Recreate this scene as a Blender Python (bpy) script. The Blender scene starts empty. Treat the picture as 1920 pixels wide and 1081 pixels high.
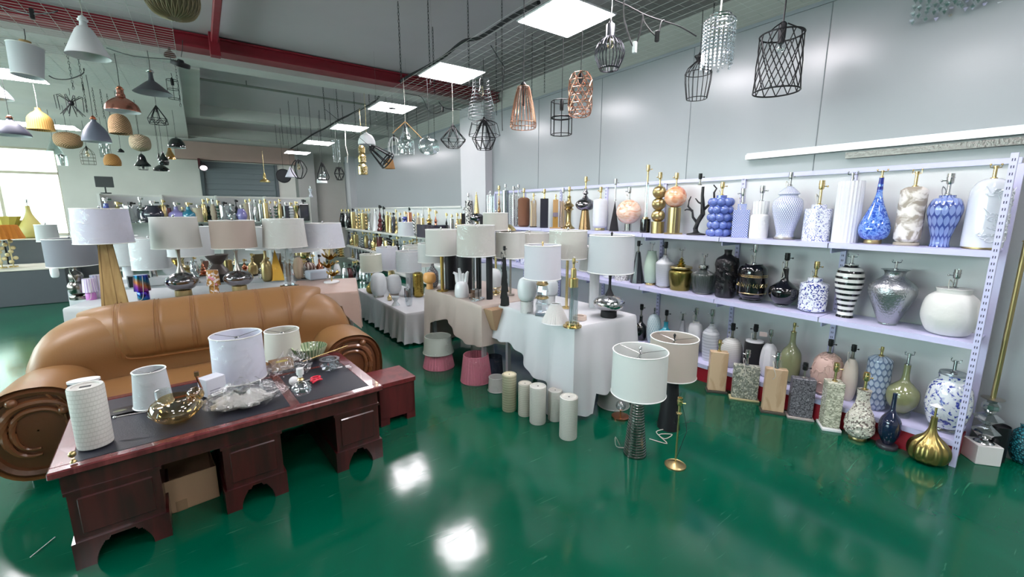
import bpy, math, random
from mathutils import Vector, Matrix
random.seed(7)
PI=math.pi; C=bpy.context.scene.collection
# ---------------- camera model (used to turn measured positions into metres) ----------------
F=800.; PITCH=math.atan(145/800.); AZ=math.atan(585/813.); HC=1.6
sa,ca,sp,cp=math.sin(AZ),math.cos(AZ),math.sin(PITCH),math.cos(PITCH)
def ray(x,y):
    l=x-960;u=540.5-y
    fw=F*cp+u*sp; up=u*cp-F*sp
    return Vector((fw*sa+l*ca, fw*ca-l*sa, up))
CAM=Vector((0,0,HC))
def onz(x,y,z=0.):
    r=ray(x,y);return CAM+r*((z-HC)/r.z)
def onX(x,y,X):
    r=ray(x,y);return CAM+r*(X/r.x)
def onY(x,y,Y):
    r=ray(x,y);return CAM+r*(Y/r.y)
def atd(x,y,d): return CAM+ray(x,y)*(d/F)
def proj(p):
    fw=p[0]*sa+p[1]*ca; l=p[0]*ca-p[1]*sa; up=p[2]-HC
    d=fw*cp-up*sp; u=up*cp+fw*sp
    return 960+F*l/d,540.5-F*u/d
def depth(p): return (p[0]*sa+p[1]*ca)*cp-(p[2]-HC)*sp
def sec(p):
    """things off the optical axis look wider; ratio to undo that"""
    fw=p[0]*sa+p[1]*ca; l=p[0]*ca-p[1]*sa
    return math.sqrt(1+(l/fw)**2)
def halfw(p,w): return w/2*depth(p)/F/sec(p)
def hgt(p,ytop):
    lo,hi=-1,4
    for i in range(40):
        m=(lo+hi)/2
        if proj((p[0],p[1],p[2]+m))[1]>ytop: lo=m
        else: hi=m
    return max(lo,.004)
def shelfY(px,X,z):
    lo,hi=-1,30
    for i in range(40):
        m=(lo+hi)/2
        if proj((X,m,z))[0]>px: lo=m
        else: hi=m
    return lo
# ---------------- colour / materials ----------------
def lin(h):
    h=h.lstrip('#'); o=[]
    for i in (0,2,4):
        c=int(h[i:i+2],16)/255; o.append(c/12.92 if c<=.04045 else ((c+.055)/1.055)**2.4)
    return (*o,1)
MC={}
def newm(n):
    m=bpy.data.materials.new(n); m.use_nodes=True; nt=m.node_tree
    return m,nt,nt.nodes['Principled BSDF']
def nd(nt,t,**k):
    n=nt.nodes.new(t)
    for a,v in k.items():
        if a.startswith('i_'):
            key=a[2:]; key=int(key) if key.isdigit() else key.replace('_',' ')
            if isinstance(v,bpy.types.NodeSocket): nt.links.new(v,n.inputs[key])
            else: n.inputs[key].default_value=v
        else: setattr(n,a,v)
    return n
def mth(nt,op,a,b=None,c=None):
    n=nt.nodes.new('ShaderNodeMath'); n.operation=op
    for i,v in enumerate((a,b,c)):
        if v is None: continue
        if isinstance(v,bpy.types.NodeSocket): nt.links.new(v,n.inputs[i])
        else: n.inputs[i].default_value=v
    return n.outputs[0]
def ramp(nt,fac,stops,const=False):
    r=nt.nodes.new('ShaderNodeValToRGB'); nt.links.new(fac,r.inputs[0]); e=r.color_ramp.elements
    if const: r.color_ramp.interpolation='CONSTANT'
    while len(e)<len(stops): e.new(.5)
    for x,(p,c) in zip(e,stops): x.position=p; x.color=lin(c) if isinstance(c,str) else c
    return r.outputs[0]
def bump(nt,b,h,st=.3,dist=.01):
    n=nd(nt,'ShaderNodeBump',i_Strength=st,i_Distance=dist,i_Height=h); nt.links.new(n.outputs[0],b.inputs['Normal'])
def mat(h,rough=.5,metal=0,coat=0,tr=0,nm=None,bs=None,bk=.3,sss=0,alpha=1,ior=1.45,em=0):
    """plain material; bs = scale of a fine noise bump"""
    key=(h,rough,metal,coat,tr,bs,bk,sss,alpha,ior,em)
    if key in MC: return MC[key]
    m,nt,b=newm(nm or 'finish_'+h.strip('#'))
    i=b.inputs; i['Base Color'].default_value=lin(h); i['Roughness'].default_value=rough; i['Metallic'].default_value=metal
    i['Coat Weight'].default_value=coat; i['Coat Roughness'].default_value=.08; i['Transmission Weight'].default_value=tr; i['IOR'].default_value=ior
    i['Alpha'].default_value=alpha
    if em: i['Emission Color'].default_value=lin(h); i['Emission Strength'].default_value=em
    tc=nt.nodes.new('ShaderNodeTexCoord')
    nz=nd(nt,'ShaderNodeTexNoise',i_Vector=tc.outputs['Object'],i_Scale=bs or 9.)
    if bs: bump(nt,b,nz.outputs[0],bk,.004)
    elif not tr:   # faint wear in the gloss
        r=mth(nt,'MULTIPLY_ADD',nz.outputs[0],.14,max(rough-.07,0)); nt.links.new(r,i['Roughness'])
    MC[key]=m; return m
def pat(kind,c1,c2,scale=20.,rough=.3,n=12,thr=.5,c3=None,metal=0,coat=0,bk=0,stretch=1.):
    """procedural pattern on the surface. cyl. coordinates u=angle, v=height"""
    key=(kind,c1,c2,scale,rough,n,thr,c3,metal,coat,bk,stretch)
    if key in MC: return MC[key]
    m,nt,b=newm(kind+'_pattern')
    i=b.inputs; i['Roughness'].default_value=rough; i['Metallic'].default_value=metal; i['Coat Weight'].default_value=coat
    tc=nt.nodes.new('ShaderNodeTexCoord'); ob=tc.outputs['Object']
    s=nd(nt,'ShaderNodeSeparateXYZ',i_Vector=ob)
    u=mth(nt,'ARCTAN2',s.outputs[1],s.outputs[0]); v=s.outputs[2]
    L1,L2=lin(c1),lin(c2); h=None
    if kind=='lattice':
        a=mth(nt,'SINE',mth(nt,'MULTIPLY_ADD',u,n,mth(nt,'MULTIPLY',v,scale))); c=mth(nt,'SINE',mth(nt,'MULTIPLY_ADD',u,n,mth(nt,'MULTIPLY',v,-scale)))
        h=mth(nt,'MINIMUM',mth(nt,'ABSOLUTE',a),mth(nt,'ABSOLUTE',c)); col=ramp(nt,h,[(thr-.05,L2),(thr+.05,L1)])
    elif kind=='stripes':
        h=mth(nt,'FRACT',mth(nt,'MULTIPLY',v,scale)); col=ramp(nt,h,[(0,L1),(thr,L2)],True)
    elif kind=='flutes':
        h=mth(nt,'SINE',mth(nt,'MULTIPLY',u,n)); col=ramp(nt,h,[(.1,L2),(.6,L1)])
    elif kind=='petal':
        w=mth(nt,'MULTIPLY',v,scale); row=mth(nt,'FLOOR',w); f=mth(nt,'FRACT',w)
        uu=mth(nt,'FRACT',mth(nt,'ADD',mth(nt,'MULTIPLY',u,n/(2*PI)),mth(nt,'MULTIPLY',row,.5)))
        x=mth(nt,'ABSOLUTE',mth(nt,'MULTIPLY_ADD',uu,2,-1.)); y=mth(nt,'SUBTRACT',mth(nt,'MULTIPLY',f,1.1),.45)
        h=mth(nt,'DIVIDE',x,mth(nt,'MAXIMUM',mth(nt,'POWER',mth(nt,'SINE',mth(nt,'MULTIPLY',f,PI)),.75),.04)); h=mth(nt,'MINIMUM',h,1.)
        col=ramp(nt,h,[(0,L1),(thr,L1),(min(thr+.12,.99),L2)])
    elif kind in('vor','voredge'):
        mp=nd(nt,'ShaderNodeMapping',i_Vector=ob,i_Scale=(1,1,stretch))
        vo=nd(nt,'ShaderNodeTexVoronoi',i_Vector=mp.outputs[0],i_Scale=scale,feature='DISTANCE_TO_EDGE' if kind=='voredge' else 'F1')
        h=vo.outputs['Distance']
        if kind=='vor':
            w=nd(nt,'ShaderNodeSeparateColor',i_Color=vo.outputs['Color'])
            col=ramp(nt,w.outputs[0],[(0,L1),(thr,L2)]+([(min(thr+.3,.98),c3)] if c3 else []),True)
        else: col=ramp(nt,h,[(thr*.6,L2),(thr,L1)])
    elif kind=='floral':
        cv=nd(nt,'ShaderNodeCombineXYZ',i_X=mth(nt,'MULTIPLY',u,n*.08),i_Y=mth(nt,'MULTIPLY',v,1.),i_Z=0.)
        vo=nd(nt,'ShaderNodeTexVoronoi',i_Vector=ob,i_Scale=scale); nz=nd(nt,'ShaderNodeTexNoise',i_Vector=ob,i_Scale=scale*1.7,i_Detail=3.,i_Distortion=1.5)
        h=mth(nt,'SINE',mth(nt,'MULTIPLY',mth(nt,'ADD',vo.outputs['Distance'],nz.outputs[0]),14.)); col=ramp(nt,h,[(thr,L1),(min(thr+.1,.99),L2)])
    elif kind=='bands':   # soft swirling marble bands
        mp=nd(nt,'ShaderNodeMapping',i_Vector=ob,i_Scale=(1,1,2.2))
        nz=nd(nt,'ShaderNodeTexNoise',i_Vector=mp.outputs[0],i_Scale=scale,i_Detail=4.,i_Distortion=1.2); h=nz.outputs[0]
        col=ramp(nt,h,[(thr-.18,L1),(thr,L2),(thr+.18,c3 or c1)])
    elif kind=='noise':
        mp=nd(nt,'ShaderNodeMapping',i_Vector=ob,i_Scale=(1,1,stretch))
        nz=nd(nt,'ShaderNodeTexNoise',i_Vector=mp.outputs[0],i_Scale=scale,i_Detail=5.,i_Distortion=.6); h=nz.outputs[0]
        col=ramp(nt,h,[(thr-.04,L1),(thr+.04,L2)]+([(thr+.14,c3)] if c3 else []))
    elif kind=='wood':
        mp=nd(nt,'ShaderNodeMapping',i_Vector=ob,i_Scale=(6,6,.8))
        nz=nd(nt,'ShaderNodeTexNoise',i_Vector=mp.outputs[0],i_Scale=scale,i_Detail=6.,i_Distortion=.8); h=nz.outputs[0]
        col=ramp(nt,h,[(.35,L1),(.65,L2)])
    elif kind=='brick':
        cv=nd(nt,'ShaderNodeCombineXYZ',i_X=mth(nt,'MULTIPLY',u,.2),i_Y=v,i_Z=0.)
        br=nd(nt,'ShaderNodeTexBrick',i_Vector=cv.outputs[0],i_Scale=scale,i_Color1=L1,i_Color2=L1,i_Mortar=L2); br.inputs['Mortar Size'].default_value=.03
        col=br.outputs['Color']; h=br.outputs['Fac']; h=mth(nt,'SUBTRACT',1.,h)
    elif kind=='weave':
        a=mth(nt,'SINE',mth(nt,'MULTIPLY',u,n)); c=mth(nt,'SINE',mth(nt,'MULTIPLY',v,scale)); h=mth(nt,'MULTIPLY_ADD',mth(nt,'MULTIPLY',a,c),.5,.5)
        col=ramp(nt,h,[(.25,L2),(.6,L1)])
    nt.links.new(col,i['Base Color'])
    if bk and h is not None: bump(nt,b,h,bk,.006)
    MC[key]=m; return m
GOLD=mat('#dcc48c',.25,1,nm='polished_brass'); AGOLD=mat('#b5a274',.32,1,nm='antique_brass'); SILV=mat('#c9c9c9',.18,1,nm='chrome'); SAT=mat('#a8a49c',.32,1,nm='satin_nickel')
BLK=mat('#141416',.35,nm='black_bakelite'); COP=mat('#c98468',.22,1,nm='copper'); WHT=mat('#e4e5e6',.4,nm='white_enamel')
CER=mat('#dcdde0',.18,coat=.5,nm='white_glazed_ceramic'); CERM=mat('#dcdcda',.6,bs=60.,nm='white_matte_ceramic'); BRIM=mat('#15151a',.55,nm='matte_black')
BGL=mat('#0b0b10',.06,coat=1,nm='black_gloss'); CREAM=mat('#dad4c4',.5,nm='cream')
CORDW=mat('#c9c7bd',.5,nm='pale_plastic_cord'); CORDB=mat('#17171a',.5,nm='black_cord')
def glassm(h='#f2f6f6',rough=.02,mixf=.25,nm='clear_glass'):
    """thin-walled glass: tinted see-through plus surface reflections"""
    k=('g',h,rough,mixf)
    if k in MC: return MC[k]
    m,nt,b=newm(nm); nt.nodes.remove(b)
    g=nd(nt,'ShaderNodeBsdfGlossy',i_Color=(1,1,1,1),i_Roughness=rough)
    t=nd(nt,'ShaderNodeBsdfTransparent',i_Color=lin(h)); fr=nd(nt,'ShaderNodeLayerWeight',i_Blend=.3)
    f=mth(nt,'MULTIPLY_ADD',mth(nt,'POWER',fr.outputs['Facing'],1.6),.55,mixf*.45); f=mth(nt,'MINIMUM',f,1.)
    mx=nd(nt,'ShaderNodeMixShader',i_0=f,i_1=t.outputs[0],i_2=g.outputs[0]); nt.links.new(mx.outputs[0],nt.nodes['Material Output'].inputs[0])
    MC[k]=m; return m
GLS=glassm(); CRY=glassm('#e3e9ec',.04,.5,'cut_crystal'); AMB=glassm('#e6cf9e',.04,.3,'amber_glass')
def wrapm(lo=.012,hi=.12,sc=9.):
    m,nt,b=newm('clear_plastic_wrap'); nt.nodes.remove(b)
    tc=nt.nodes.new('ShaderNodeTexCoord'); nz=nd(nt,'ShaderNodeTexNoise',i_Vector=tc.outputs['Object'],i_Scale=sc,i_Detail=3.,i_Distortion=1.5)
    g=nd(nt,'ShaderNodeBsdfGlossy',i_Color=(1,1,1,1),i_Roughness=.12); bp=nd(nt,'ShaderNodeBump',i_Strength=1.,i_Distance=.04,i_Height=nz.outputs[0]); nt.links.new(bp.outputs[0],g.inputs['Normal'])
    t=nt.nodes.new('ShaderNodeBsdfTransparent'); f=ramp(nt,nz.outputs[0],[(.5,(lo,lo,lo,1)),(.68,(hi,hi,hi,1))])
    mx=nd(nt,'ShaderNodeMixShader',i_0=f,i_1=t.outputs[0],i_2=g.outputs[0]); nt.links.new(mx.outputs[0],nt.nodes['Material Output'].inputs[0])
    return m
FILM=wrapm(.12,.5,22.)
WRAP=wrapm()
def shadem(h):
    k=('sh',h)
    if k in MC: return MC[k]
    m,nt,b=newm('lampshade_fabric'); b.inputs['Base Color'].default_value=lin(h); b.inputs['Roughness'].default_value=.85
    tc=nt.nodes.new('ShaderNodeTexCoord'); nz=nd(nt,'ShaderNodeTexNoise',i_Vector=tc.outputs['Object'],i_Scale=300.); bump(nt,b,nz.outputs[0],.15,.001)
    t=nd(nt,'ShaderNodeBsdfTranslucent',i_Color=lin(h)); mx=nd(nt,'ShaderNodeMixShader',i_0=.2,i_1=b.outputs[0],i_2=t.outputs[0])
    nt.links.new(mx.outputs[0],nt.nodes['Material Output'].inputs[0]); MC[k]=m; return m
# ---------------- mesh builder ----------------
class MB:
    def __init__(s): s.v=[];s.f=[]
    def grid(s,rows,closeu=False,closev=False):
        b=len(s.v); n=len(rows[0]); m=len(rows)
        for r in rows: s.v.extend([tuple(p) for p in r])
        for j in range(m if closev else m-1):
            for i in range(n if closeu else n-1):
                a=b+j*n+i; c=b+j*n+(i+1)%n; d=b+((j+1)%m)*n+(i+1)%n; e=b+((j+1)%m)*n+i
                s.f.append((a,c,d,e))
        return s
    def lathe(s,prof,seg=24,o=(0,0,0),fl=None,ell=1.,cap=True,tw=0.):
        """prof: (r,z) from bottom to top. fl=(n,amp) radial flutes"""
        rows=[]
        for r,z in prof:
            row=[]
            for i in range(seg):
                a=2*PI*i/seg; q=r
                if fl: q=r*(1+fl[1]*math.cos(fl[0]*(a+tw*z)))
                row.append((o[0]+q*math.cos(a),o[1]+q*math.sin(a)*ell,o[2]+z))
            rows.append(row)
        b=len(s.v); s.grid(rows,closeu=True)
        if cap:
            if prof[0][0]>1e-5: s.f.append(tuple(b+i for i in range(seg))[::-1])
            k=b+(len(prof)-1)*seg
            if prof[-1][0]>1e-5: s.f.append(tuple(k+i for i in range(seg)))
        return s
    def box(s,x0,x1,y0,y1,z0,z1,bev=0.):
        if bev:
            pts=[];k=min(bev,(x1-x0)/2.1,(y1-y0)/2.1,(z1-z0)/2.1)
            def rect(e,z): # octagon corners
                return [(x0+e,y0,z),(x1-e,y0,z),(x1,y0+e,z),(x1,y1-e,z),(x1-e,y1,z),(x0+e,y1,z),(x0,y1-e,z),(x0,y0+e,z)]
            def ins(z): return [(x0+k,y0+k,z),(x1-k,y0+k,z),(x1-k,y0+k,z),(x1-k,y1-k,z),(x1-k,y1-k,z),(x0+k,y1-k,z),(x0+k,y1-k,z),(x0+k,y0+k,z)]
            b=len(s.v); s.grid([ins(z0),rect(k*.6,z0+k),rect(k*.6,z1-k),ins(z1)],closeu=True)
            s.f.append(tuple(range(b,b+8))[::-1]); s.f.append(tuple(range(b+24,b+32))); return s
        b=len(s.v); s.v+=[(x0,y0,z0),(x1,y0,z0),(x1,y1,z0),(x0,y1,z0),(x0,y0,z1),(x1,y0,z1),(x1,y1,z1),(x0,y1,z1)]
        s.f+=[(b+i for i in q) for q in ()]
        for q in ((3,2,1,0),(4,5,6,7),(0,1,5,4),(1,2,6,5),(2,3,7,6),(3,0,4,7)): s.f.append(tuple(b+i for i in q))
        return s
    def frustum(s,w0,d0,w1,d1,z0,z1,o=(0,0)):
        b=len(s.v)
        for w,d,z in((w0,d0,z0),(w1,d1,z1)):
            for x,y in((-1,-1),(1,-1),(1,1),(-1,1)): s.v.append((o[0]+x*w/2,o[1]+y*d/2,z))
        for q in ((3,2,1,0),(4,5,6,7),(0,1,5,4),(1,2,6,5),(2,3,7,6),(3,0,4,7)): s.f.append(tuple(b+i for i in q))
        return s
    def tube(s,pts,r,seg=6,closed=False):
        pts=[Vector(p) for p in pts]; n=len(pts); rows=[]; up=Vector((.13,.21,.97)).normalized()
        for i,p in enumerate(pts):
            a=pts[(i-1)%n] if (closed or i>0) else p; c=pts[(i+1)%n] if (closed or i<n-1) else p
            t=(c-a); t=t.normalized() if t.length>1e-9 else Vector((0,0,1))
            x=t.cross(up); 
            if x.length<.1: x=t.cross(Vector((1,0,0)))
            x.normalize(); y=t.cross(x); q=r[i] if isinstance(r,(list,tuple)) else r
            rows.append([p+x*q*math.cos(2*PI*k/seg)+y*q*math.sin(2*PI*k/seg) for k in range(seg)])
        b=len(s.v); s.grid(rows,closeu=True,closev=closed)
        if not closed: s.f.append(tuple(range(b,b+seg))[::-1]); s.f.append(tuple(range(b+(n-1)*seg,b+n*seg)))
        return s
    def ring(s,R,z,r,n=24,seg=5,o=(0,0),ell=1.): return s.tube([(o[0]+R*math.cos(2*PI*i/n),o[1]+R*ell*math.sin(2*PI*i/n),z) for i in range(n)],r,seg,True)
    def ball(s,c,r,seg=14,sz=1.,fl=None):
        k=max(5,seg//2); return s.lathe([(r*math.sin(PI*j/k),-r*sz*math.cos(PI*j/k)) for j in range(k+1)],seg,c,fl=fl,cap=False)
    def xf(s,M): s.v=[tuple(M@Vector(p)) for p in s.v]; return s
    def build(s,name,m,parent=None,smooth=True,loc=None):
        me=bpy.data.meshes.new(name); me.from_pydata([tuple(p) for p in s.v],[],[tuple(f) for f in s.f]); me.update()
        if m: me.materials.append(m)
        if smooth:
            me.polygons.foreach_set('use_smooth',[True]*len(me.polygons))
            try: me.set_sharp_from_angle(angle=math.radians(38))
            except Exception: pass
        o=bpy.data.objects.new(name,me); C.objects.link(o)
        if parent: o.parent=parent
        if loc is not None: o.location=loc
        return o
LABELS={}
def tag(o,label,cat,group=None,kind=None):
    if label: o['label']=label; LABELS[label]=LABELS.get(label,0)+1
    if cat: o['category']=cat
    if group: o['group']=group
    if kind: o['kind']=kind
    return o
def thing(name,label,cat,loc=(0,0,0),rz=0,group=None):
    o=bpy.data.objects.new(name,None); o.empty_display_size=.05; C.objects.link(o); o.location=loc; o.rotation_euler=(0,0,rz)
    return tag(o,label,cat,group)
def struct(name,mb,m,smooth=False): o=mb.build(name,m,None,smooth); o['kind']='structure'; return o
def smoothp(prof,n=3):
    """Catmull-Rom resample of a profile"""
    P=[prof[0]]+list(prof)+[prof[-1]]; out=[]
    for i in range(1,len(P)-2):
        for k in range(n):
            t=k/n; r=[]
            for a in (0,1):
                p0,p1,p2,p3=P[i-1][a],P[i][a],P[i+1][a],P[i+2][a]
                r.append(.5*(2*p1+(p2-p0)*t+(2*p0-5*p1+4*p2-p3)*t*t+(3*p1-p0-3*p2+p3)*t**3))
            out.append((max(r[0],0),r[1]))
    return out+[prof[-1]]
LEDS=23.; SKYS=3.2; EXPO=.5
# ---------------- fittings, shades, cords ----------------
def fitting(root,z,h,style,x=0,y=0,rz=0.):
    """neck + socket on top of a lamp body. style: g/s/k + optional 'f' (bare harp saddle without socket)"""
    if not style or h<.012: return
    met={'g':GOLD,'s':SILV,'k':SAT}[style[0]]
    r=min(.009,h*.12)
    if 'f' in style:
        n=MB().lathe([(r*1.9,0),(r*1.9,.006),(r,.01),(r,h*.8),(r*1.5,h*.82),(r*1.5,h*.9)],10,(x,y,z)).build('neck',met,root)
        m=MB(); w=.028
        m.tube([(x-w*math.cos(rz),y-w*math.sin(rz),z+h),(x-w*math.cos(rz),y-w*math.sin(rz),z+h*.8),(x,y,z+h*.72),(x+w*math.cos(rz),y+w*math.sin(rz),z+h*.8),(x+w*math.cos(rz),y+w*math.sin(rz),z+h)],.003,5)
        for s in(-1,1): m.ball((x+s*w*math.cos(rz),y+s*w*math.sin(rz),z+h),.006,8)
        m.build('harp_saddle',met,root); return
    sh=min(.07,h*.5); 
    MB().lathe([(r*2,0),(r*2,.006),(r,.012),(r,h-sh)],10,(x,y,z)).build('neck',met,root)
    m=MB(); R=min(.019,sh*.3); z0=z+h-sh
    m.lathe([(R*.5,0),(R*.9,sh*.08),(R,sh*.2),(R,sh*.55),(R*1.12,sh*.58),(R*1.12,sh*.66),(R,sh*.68),(R,sh),(R*.75,sh),(R*.7,sh*.8)],12,(x,y,z0))
    c,s=math.cos(rz),math.sin(rz)
    m.tube([(x,y,z0+sh*.35),(x+c*R*1.9,y+s*R*1.9,z0+sh*.35)],R*.18,6); m.ball((x+c*R*2,y+s*R*2,z0+sh*.35),R*.38,8)
    m.build('socket',BLK if style[0]=='k' else met,root)
def shade(root,z,h,rb,rt,col='#e6e7e6',wrap=False,trim=None,fin='s',x=0,y=0,seg=40,pleat=0,spider=True,tilt=None):
    m=MB(); t=.0025; fl=(pleat,.02) if pleat else None
    if pleat: seg=pleat*4
    m.lathe([(rb-t,0),(rb,0),(rt,h),(rt-t,h),(rb-t,0)],seg,(x,y,z),fl,cap=False)
    o=m.build('lamp_shade',shadem(col),root)
    MB().ring(rb,z,.004,seg,5,(x,y)).build('trim_ring',mat(trim or '#e9e9e6',.6),o); MB().ring(rt,z+h,.004,seg,5,(x,y)).build('trim_ring',mat(trim or '#e9e9e6',.6),o)
    if spider:
        s=MB(); zz=z+h-.02
        for k in range(3):
            a=k*2*PI/3+.4; s.tube([(x,y,zz-.0),(x+rt*.98*math.cos(a),y+rt*.98*math.sin(a),z+h-.004)],.002,4)
        s.ring(.012,zz,.003,10,4,(x,y)); s.build('spider',SILV,o)
        if fin:
            MB().lathe([(.004,-.02),(.004,.004),(.009,.008),(.005,.013),(.009,.02),(.010,.028),(.004,.038),(0,.04)],10,(x,y,z+h-.01)).build('finial',{'g':GOLD,'s':SILV,'k':BLK}[fin],o)
    if wrap:
        w=MB(); q=random.Random(int(z*1e4)+int(rb*1e4)); rows=[]
        for j in range(9):
            f=j/8; rr=(rb+(rt-rb)*f)*1.015
            rows.append([(x+(rr+q.uniform(0,.006))*math.cos(2*PI*i/36),y+(rr+q.uniform(0,.006))*math.sin(2*PI*i/36),z-.006+(h+.012)*f) for i in range(36)])
        w.grid(rows,closeu=True).build('plastic_wrap',WRAP,o)
    return o
def cord(root,pts,r=.0028,m=None,n=4):
    P=[Vector(p) for p in pts]; Q=[P[0]]+P+[P[-1]]; out=[]
    for i in range(1,len(Q)-2):
        for k in range(n):
            t=k/n; out.append(.5*((2*Q[i])+(Q[i+1]-Q[i-1])*t+(2*Q[i-1]-5*Q[i]+4*Q[i+1]-Q[i+2])*t*t+(3*Q[i]-Q[i-1]-3*Q[i+1]+Q[i+2])*t**3))
    out.append(P[-1]); return MB().tube(out,r,5).build('cord',m or CORDW,root)
def bundle(root,z,r=.03,x=0,y=0,m=None,drop=.12,side=1,n=3):
    """a coiled flex looped round the neck, hanging down"""
    q=random.Random(int(x*99)+int(z*1000)); P=[]
    for k in range(n*6):
        a=k*PI/3; P.append((x-side*.01-abs(math.sin(a))*r*.7,y+math.cos(a)*r,z-.02-drop*.5*(1-math.cos(a*1.0+1))+q.uniform(-.006,.006)))
    cord(root,P,.0022,m,3)
# body profiles, (r,z) normalised
PR=dict(
 cyl=[(.96,0),(1,.02),(1,.97),(.96,1)],
 dome=[(.97,0),(1,.04),(1,.72),(.93,.85),(.72,.95),(.4,1)],
 rcyl=[(.7,0),(.92,.05),(1,.14),(1,.86),(.92,.95),(.55,1)],
 teardrop=[(.55,0),(.85,.05),(1,.17),(.93,.3),(.62,.5),(.34,.68),(.2,.83),(.17,1)],
 bottle=[(.6,0),(.85,.06),(1,.25),(.98,.5),(.8,.62),(.42,.72),(.28,.8),(.26,.97),(.32,1)],
 jar=[(.62,0),(.55,.08),(.62,.25),(.88,.5),(1,.68),(.98,.8),(.8,.92),(.5,.96),(.48,1)],
 ginger=[(.62,0),(.56,.05),(.66,.18),(.93,.45),(1,.6),(.92,.72),(.62,.79),(.6,.82),(.68,.83),(.7,.85),(.55,.9),(.3,.96),(.08,1)],
 egg=[(.5,0),(.8,.1),(1,.4),(.95,.68),(.75,.88),(.4,.98),(.2,1)],
 urn=[(.42,0),(.45,.04),(.55,.12),(.95,.5),(1,.62),(.92,.72),(.55,.84),(.42,.9),(.46,.97),(.6,1)],
 pot=[(.55,0),(.75,.06),(.97,.3),(1,.5),(.9,.75),(.66,.88),(.58,.9),(.6,.97),(.62,1),(.5,1)],
 ellip=[(.3,0),(.7,.12),(.95,.35),(1,.5),(.95,.66),(.7,.86),(.3,1)],
 shoulder=[(.8,0),(.82,.05),(.95,.4),(1,.66),(.93,.76),(.55,.86),(.28,.94),(.26,1)],
 slim=[(.7,0),(.78,.05),(1,.35),(.98,.55),(.78,.8),(.62,.93),(.66,1)],
 bulb=[(.4,0),(.6,.06),(.92,.2),(1,.36),(.9,.48),(.5,.6),(.24,.7),(.2,1)],
 pump=[(.6,0),(.93,.08),(1,.22),(.9,.36),(.5,.5),(.24,.64),(.17,.8),(.15,1)],
 cone=[(1,0),(.98,.02),(.3,1)],
 trump=[(.95,0),(1,.03),(.5,.12),(.35,.3),(.4,.55),(.75,.6),(.5,.66),(.8,.72),(.4,.8),(.25,.92),(.3,1)],
 spire=[(1,0),(.9,.05),(.55,.15),(.8,.25),(.4,.4),(.6,.5),(.25,.65),(.4,.75),(.15,.9),(.1,1)],
 hour=[(1,0),(.85,.15),(.45,.45),(.45,.55),(.85,.85),(.95,1)],
)
class Spec: pass
def spec(px,yb,ybody,yt,w,surf):
    """turn image measurements of a lamp into metres on its support.
    surf: ('X',X,z) shelf front-plane distance; ('Z',z) table/floor plane using yb"""
    s=Spec()
    if surf[0]=='X': s.p=Vector((surf[1],shelfY(px,surf[1],surf[2]),surf[2]))
    else: s.p=onz(px,yb,surf[1])
    s.H=hgt(s.p,ybody); s.T=hgt(s.p,yt) if yt is not None else s.H
    s.R=halfw(s.p+Vector((0,0,s.H*.5)),w)
    s.face=math.atan2(-s.p.x,s.p.y)  # rotation that turns local -y to the viewer
    return s
def lamp(label,px,yb,ybody,yt,w,surf,prof='cyl',m=None,sock='s',base=None,fl=None,ell=1.,seg=32,name='table_lamp',cat='lamp',group=None,rz=None,cordm=None,bm=None,bodyname='body',tw=0.,smooth=True,side=1):
    s=spec(px,yb,ybody,yt,w,surf); r=thing(name,label,cat,s.p,s.face if rz is None else rz,group)
    b0=0
    if base:      # base=(height fraction, radius fraction, material)
        b0=base[0]*s.H; R=base[1]*s.R
        if len(base)>3: MB().box(-R,R,-R*base[3],R*base[3],0,b0,.003).build('base',base[2],r)
        else: MB().lathe([(R*.97,0),(R,.003),(R,b0-.003),(R*.97,b0)],seg,ell and (0,0,0)).build('base',base[2],r)
    if isinstance(prof,str):
        P=smoothp([(a*s.R,b0+b*(s.H-b0)) for a,b in PR[prof]],3)
        MB().lathe(P,seg if not fl else max(seg,fl[0]*6),(0,0,0),fl,ell,tw=tw).build(bodyname,m,r)
    else: prof(r,s,b0,m)
    fitting(r,s.H,s.T-s.H,sock,rz=random.choice([0,PI,.6,2.5]))
    if cordm: bundle(r,s.H+(s.T-s.H)*.55,.03,0,-.01,cordm,.14,side)
    r['h']=0; del r['h']
    return r,s
# special bodies ------------------------------------------------
def B_box(dr=.5,tw=1.,bev=.004):
    def f(r,s,b0,m):
        w=s.R*2; 
        if tw==1.: MB().box(-s.R,s.R,-s.R*dr,s.R*dr,b0,s.H,bev).build('body',m,r,False)
        else: MB().frustum(w,w*dr,w*tw,w*dr*tw,b0,s.H).build('body',m,r,False)
    return f
def B_balls(n,m2=None,drum=.25):
    def f(r,s,b0,m):
        MB().lathe([(s.R*.95,0),(s.R*.95,s.H*drum)],24,fl=(16,.03)).build('drum_base',m,r)
        hh=s.H*(1-drum)/n
        for k in range(n): MB().ball((0,0,s.H*drum+hh*(k+.5)),hh*.55,24,1.,(12,.05)).build('ball',m,r)
    return f
def B_ballon(frac,pm,br=.5,flb=True):
    """ball on a column. frac = column height fraction, pm = pedestal material"""
    def f(r,s,b0,m):
        h=s.H*frac; rb=(s.H-h)/2*1.03
        MB().lathe([(s.R*br,0),(s.R*br,h)],32,fl=(18,.04) if flb else None).build('pedestal',pm,r)
        MB().box(-s.R*br*1.5,s.R*br*1.5,-s.R*br*1.2,s.R*br*1.2,0,.012).build('foot_plate',pm,r,False)
        MB().ball((0,0,h+rb*.97),rb,36).build('globe',m,r)
    return f
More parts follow.
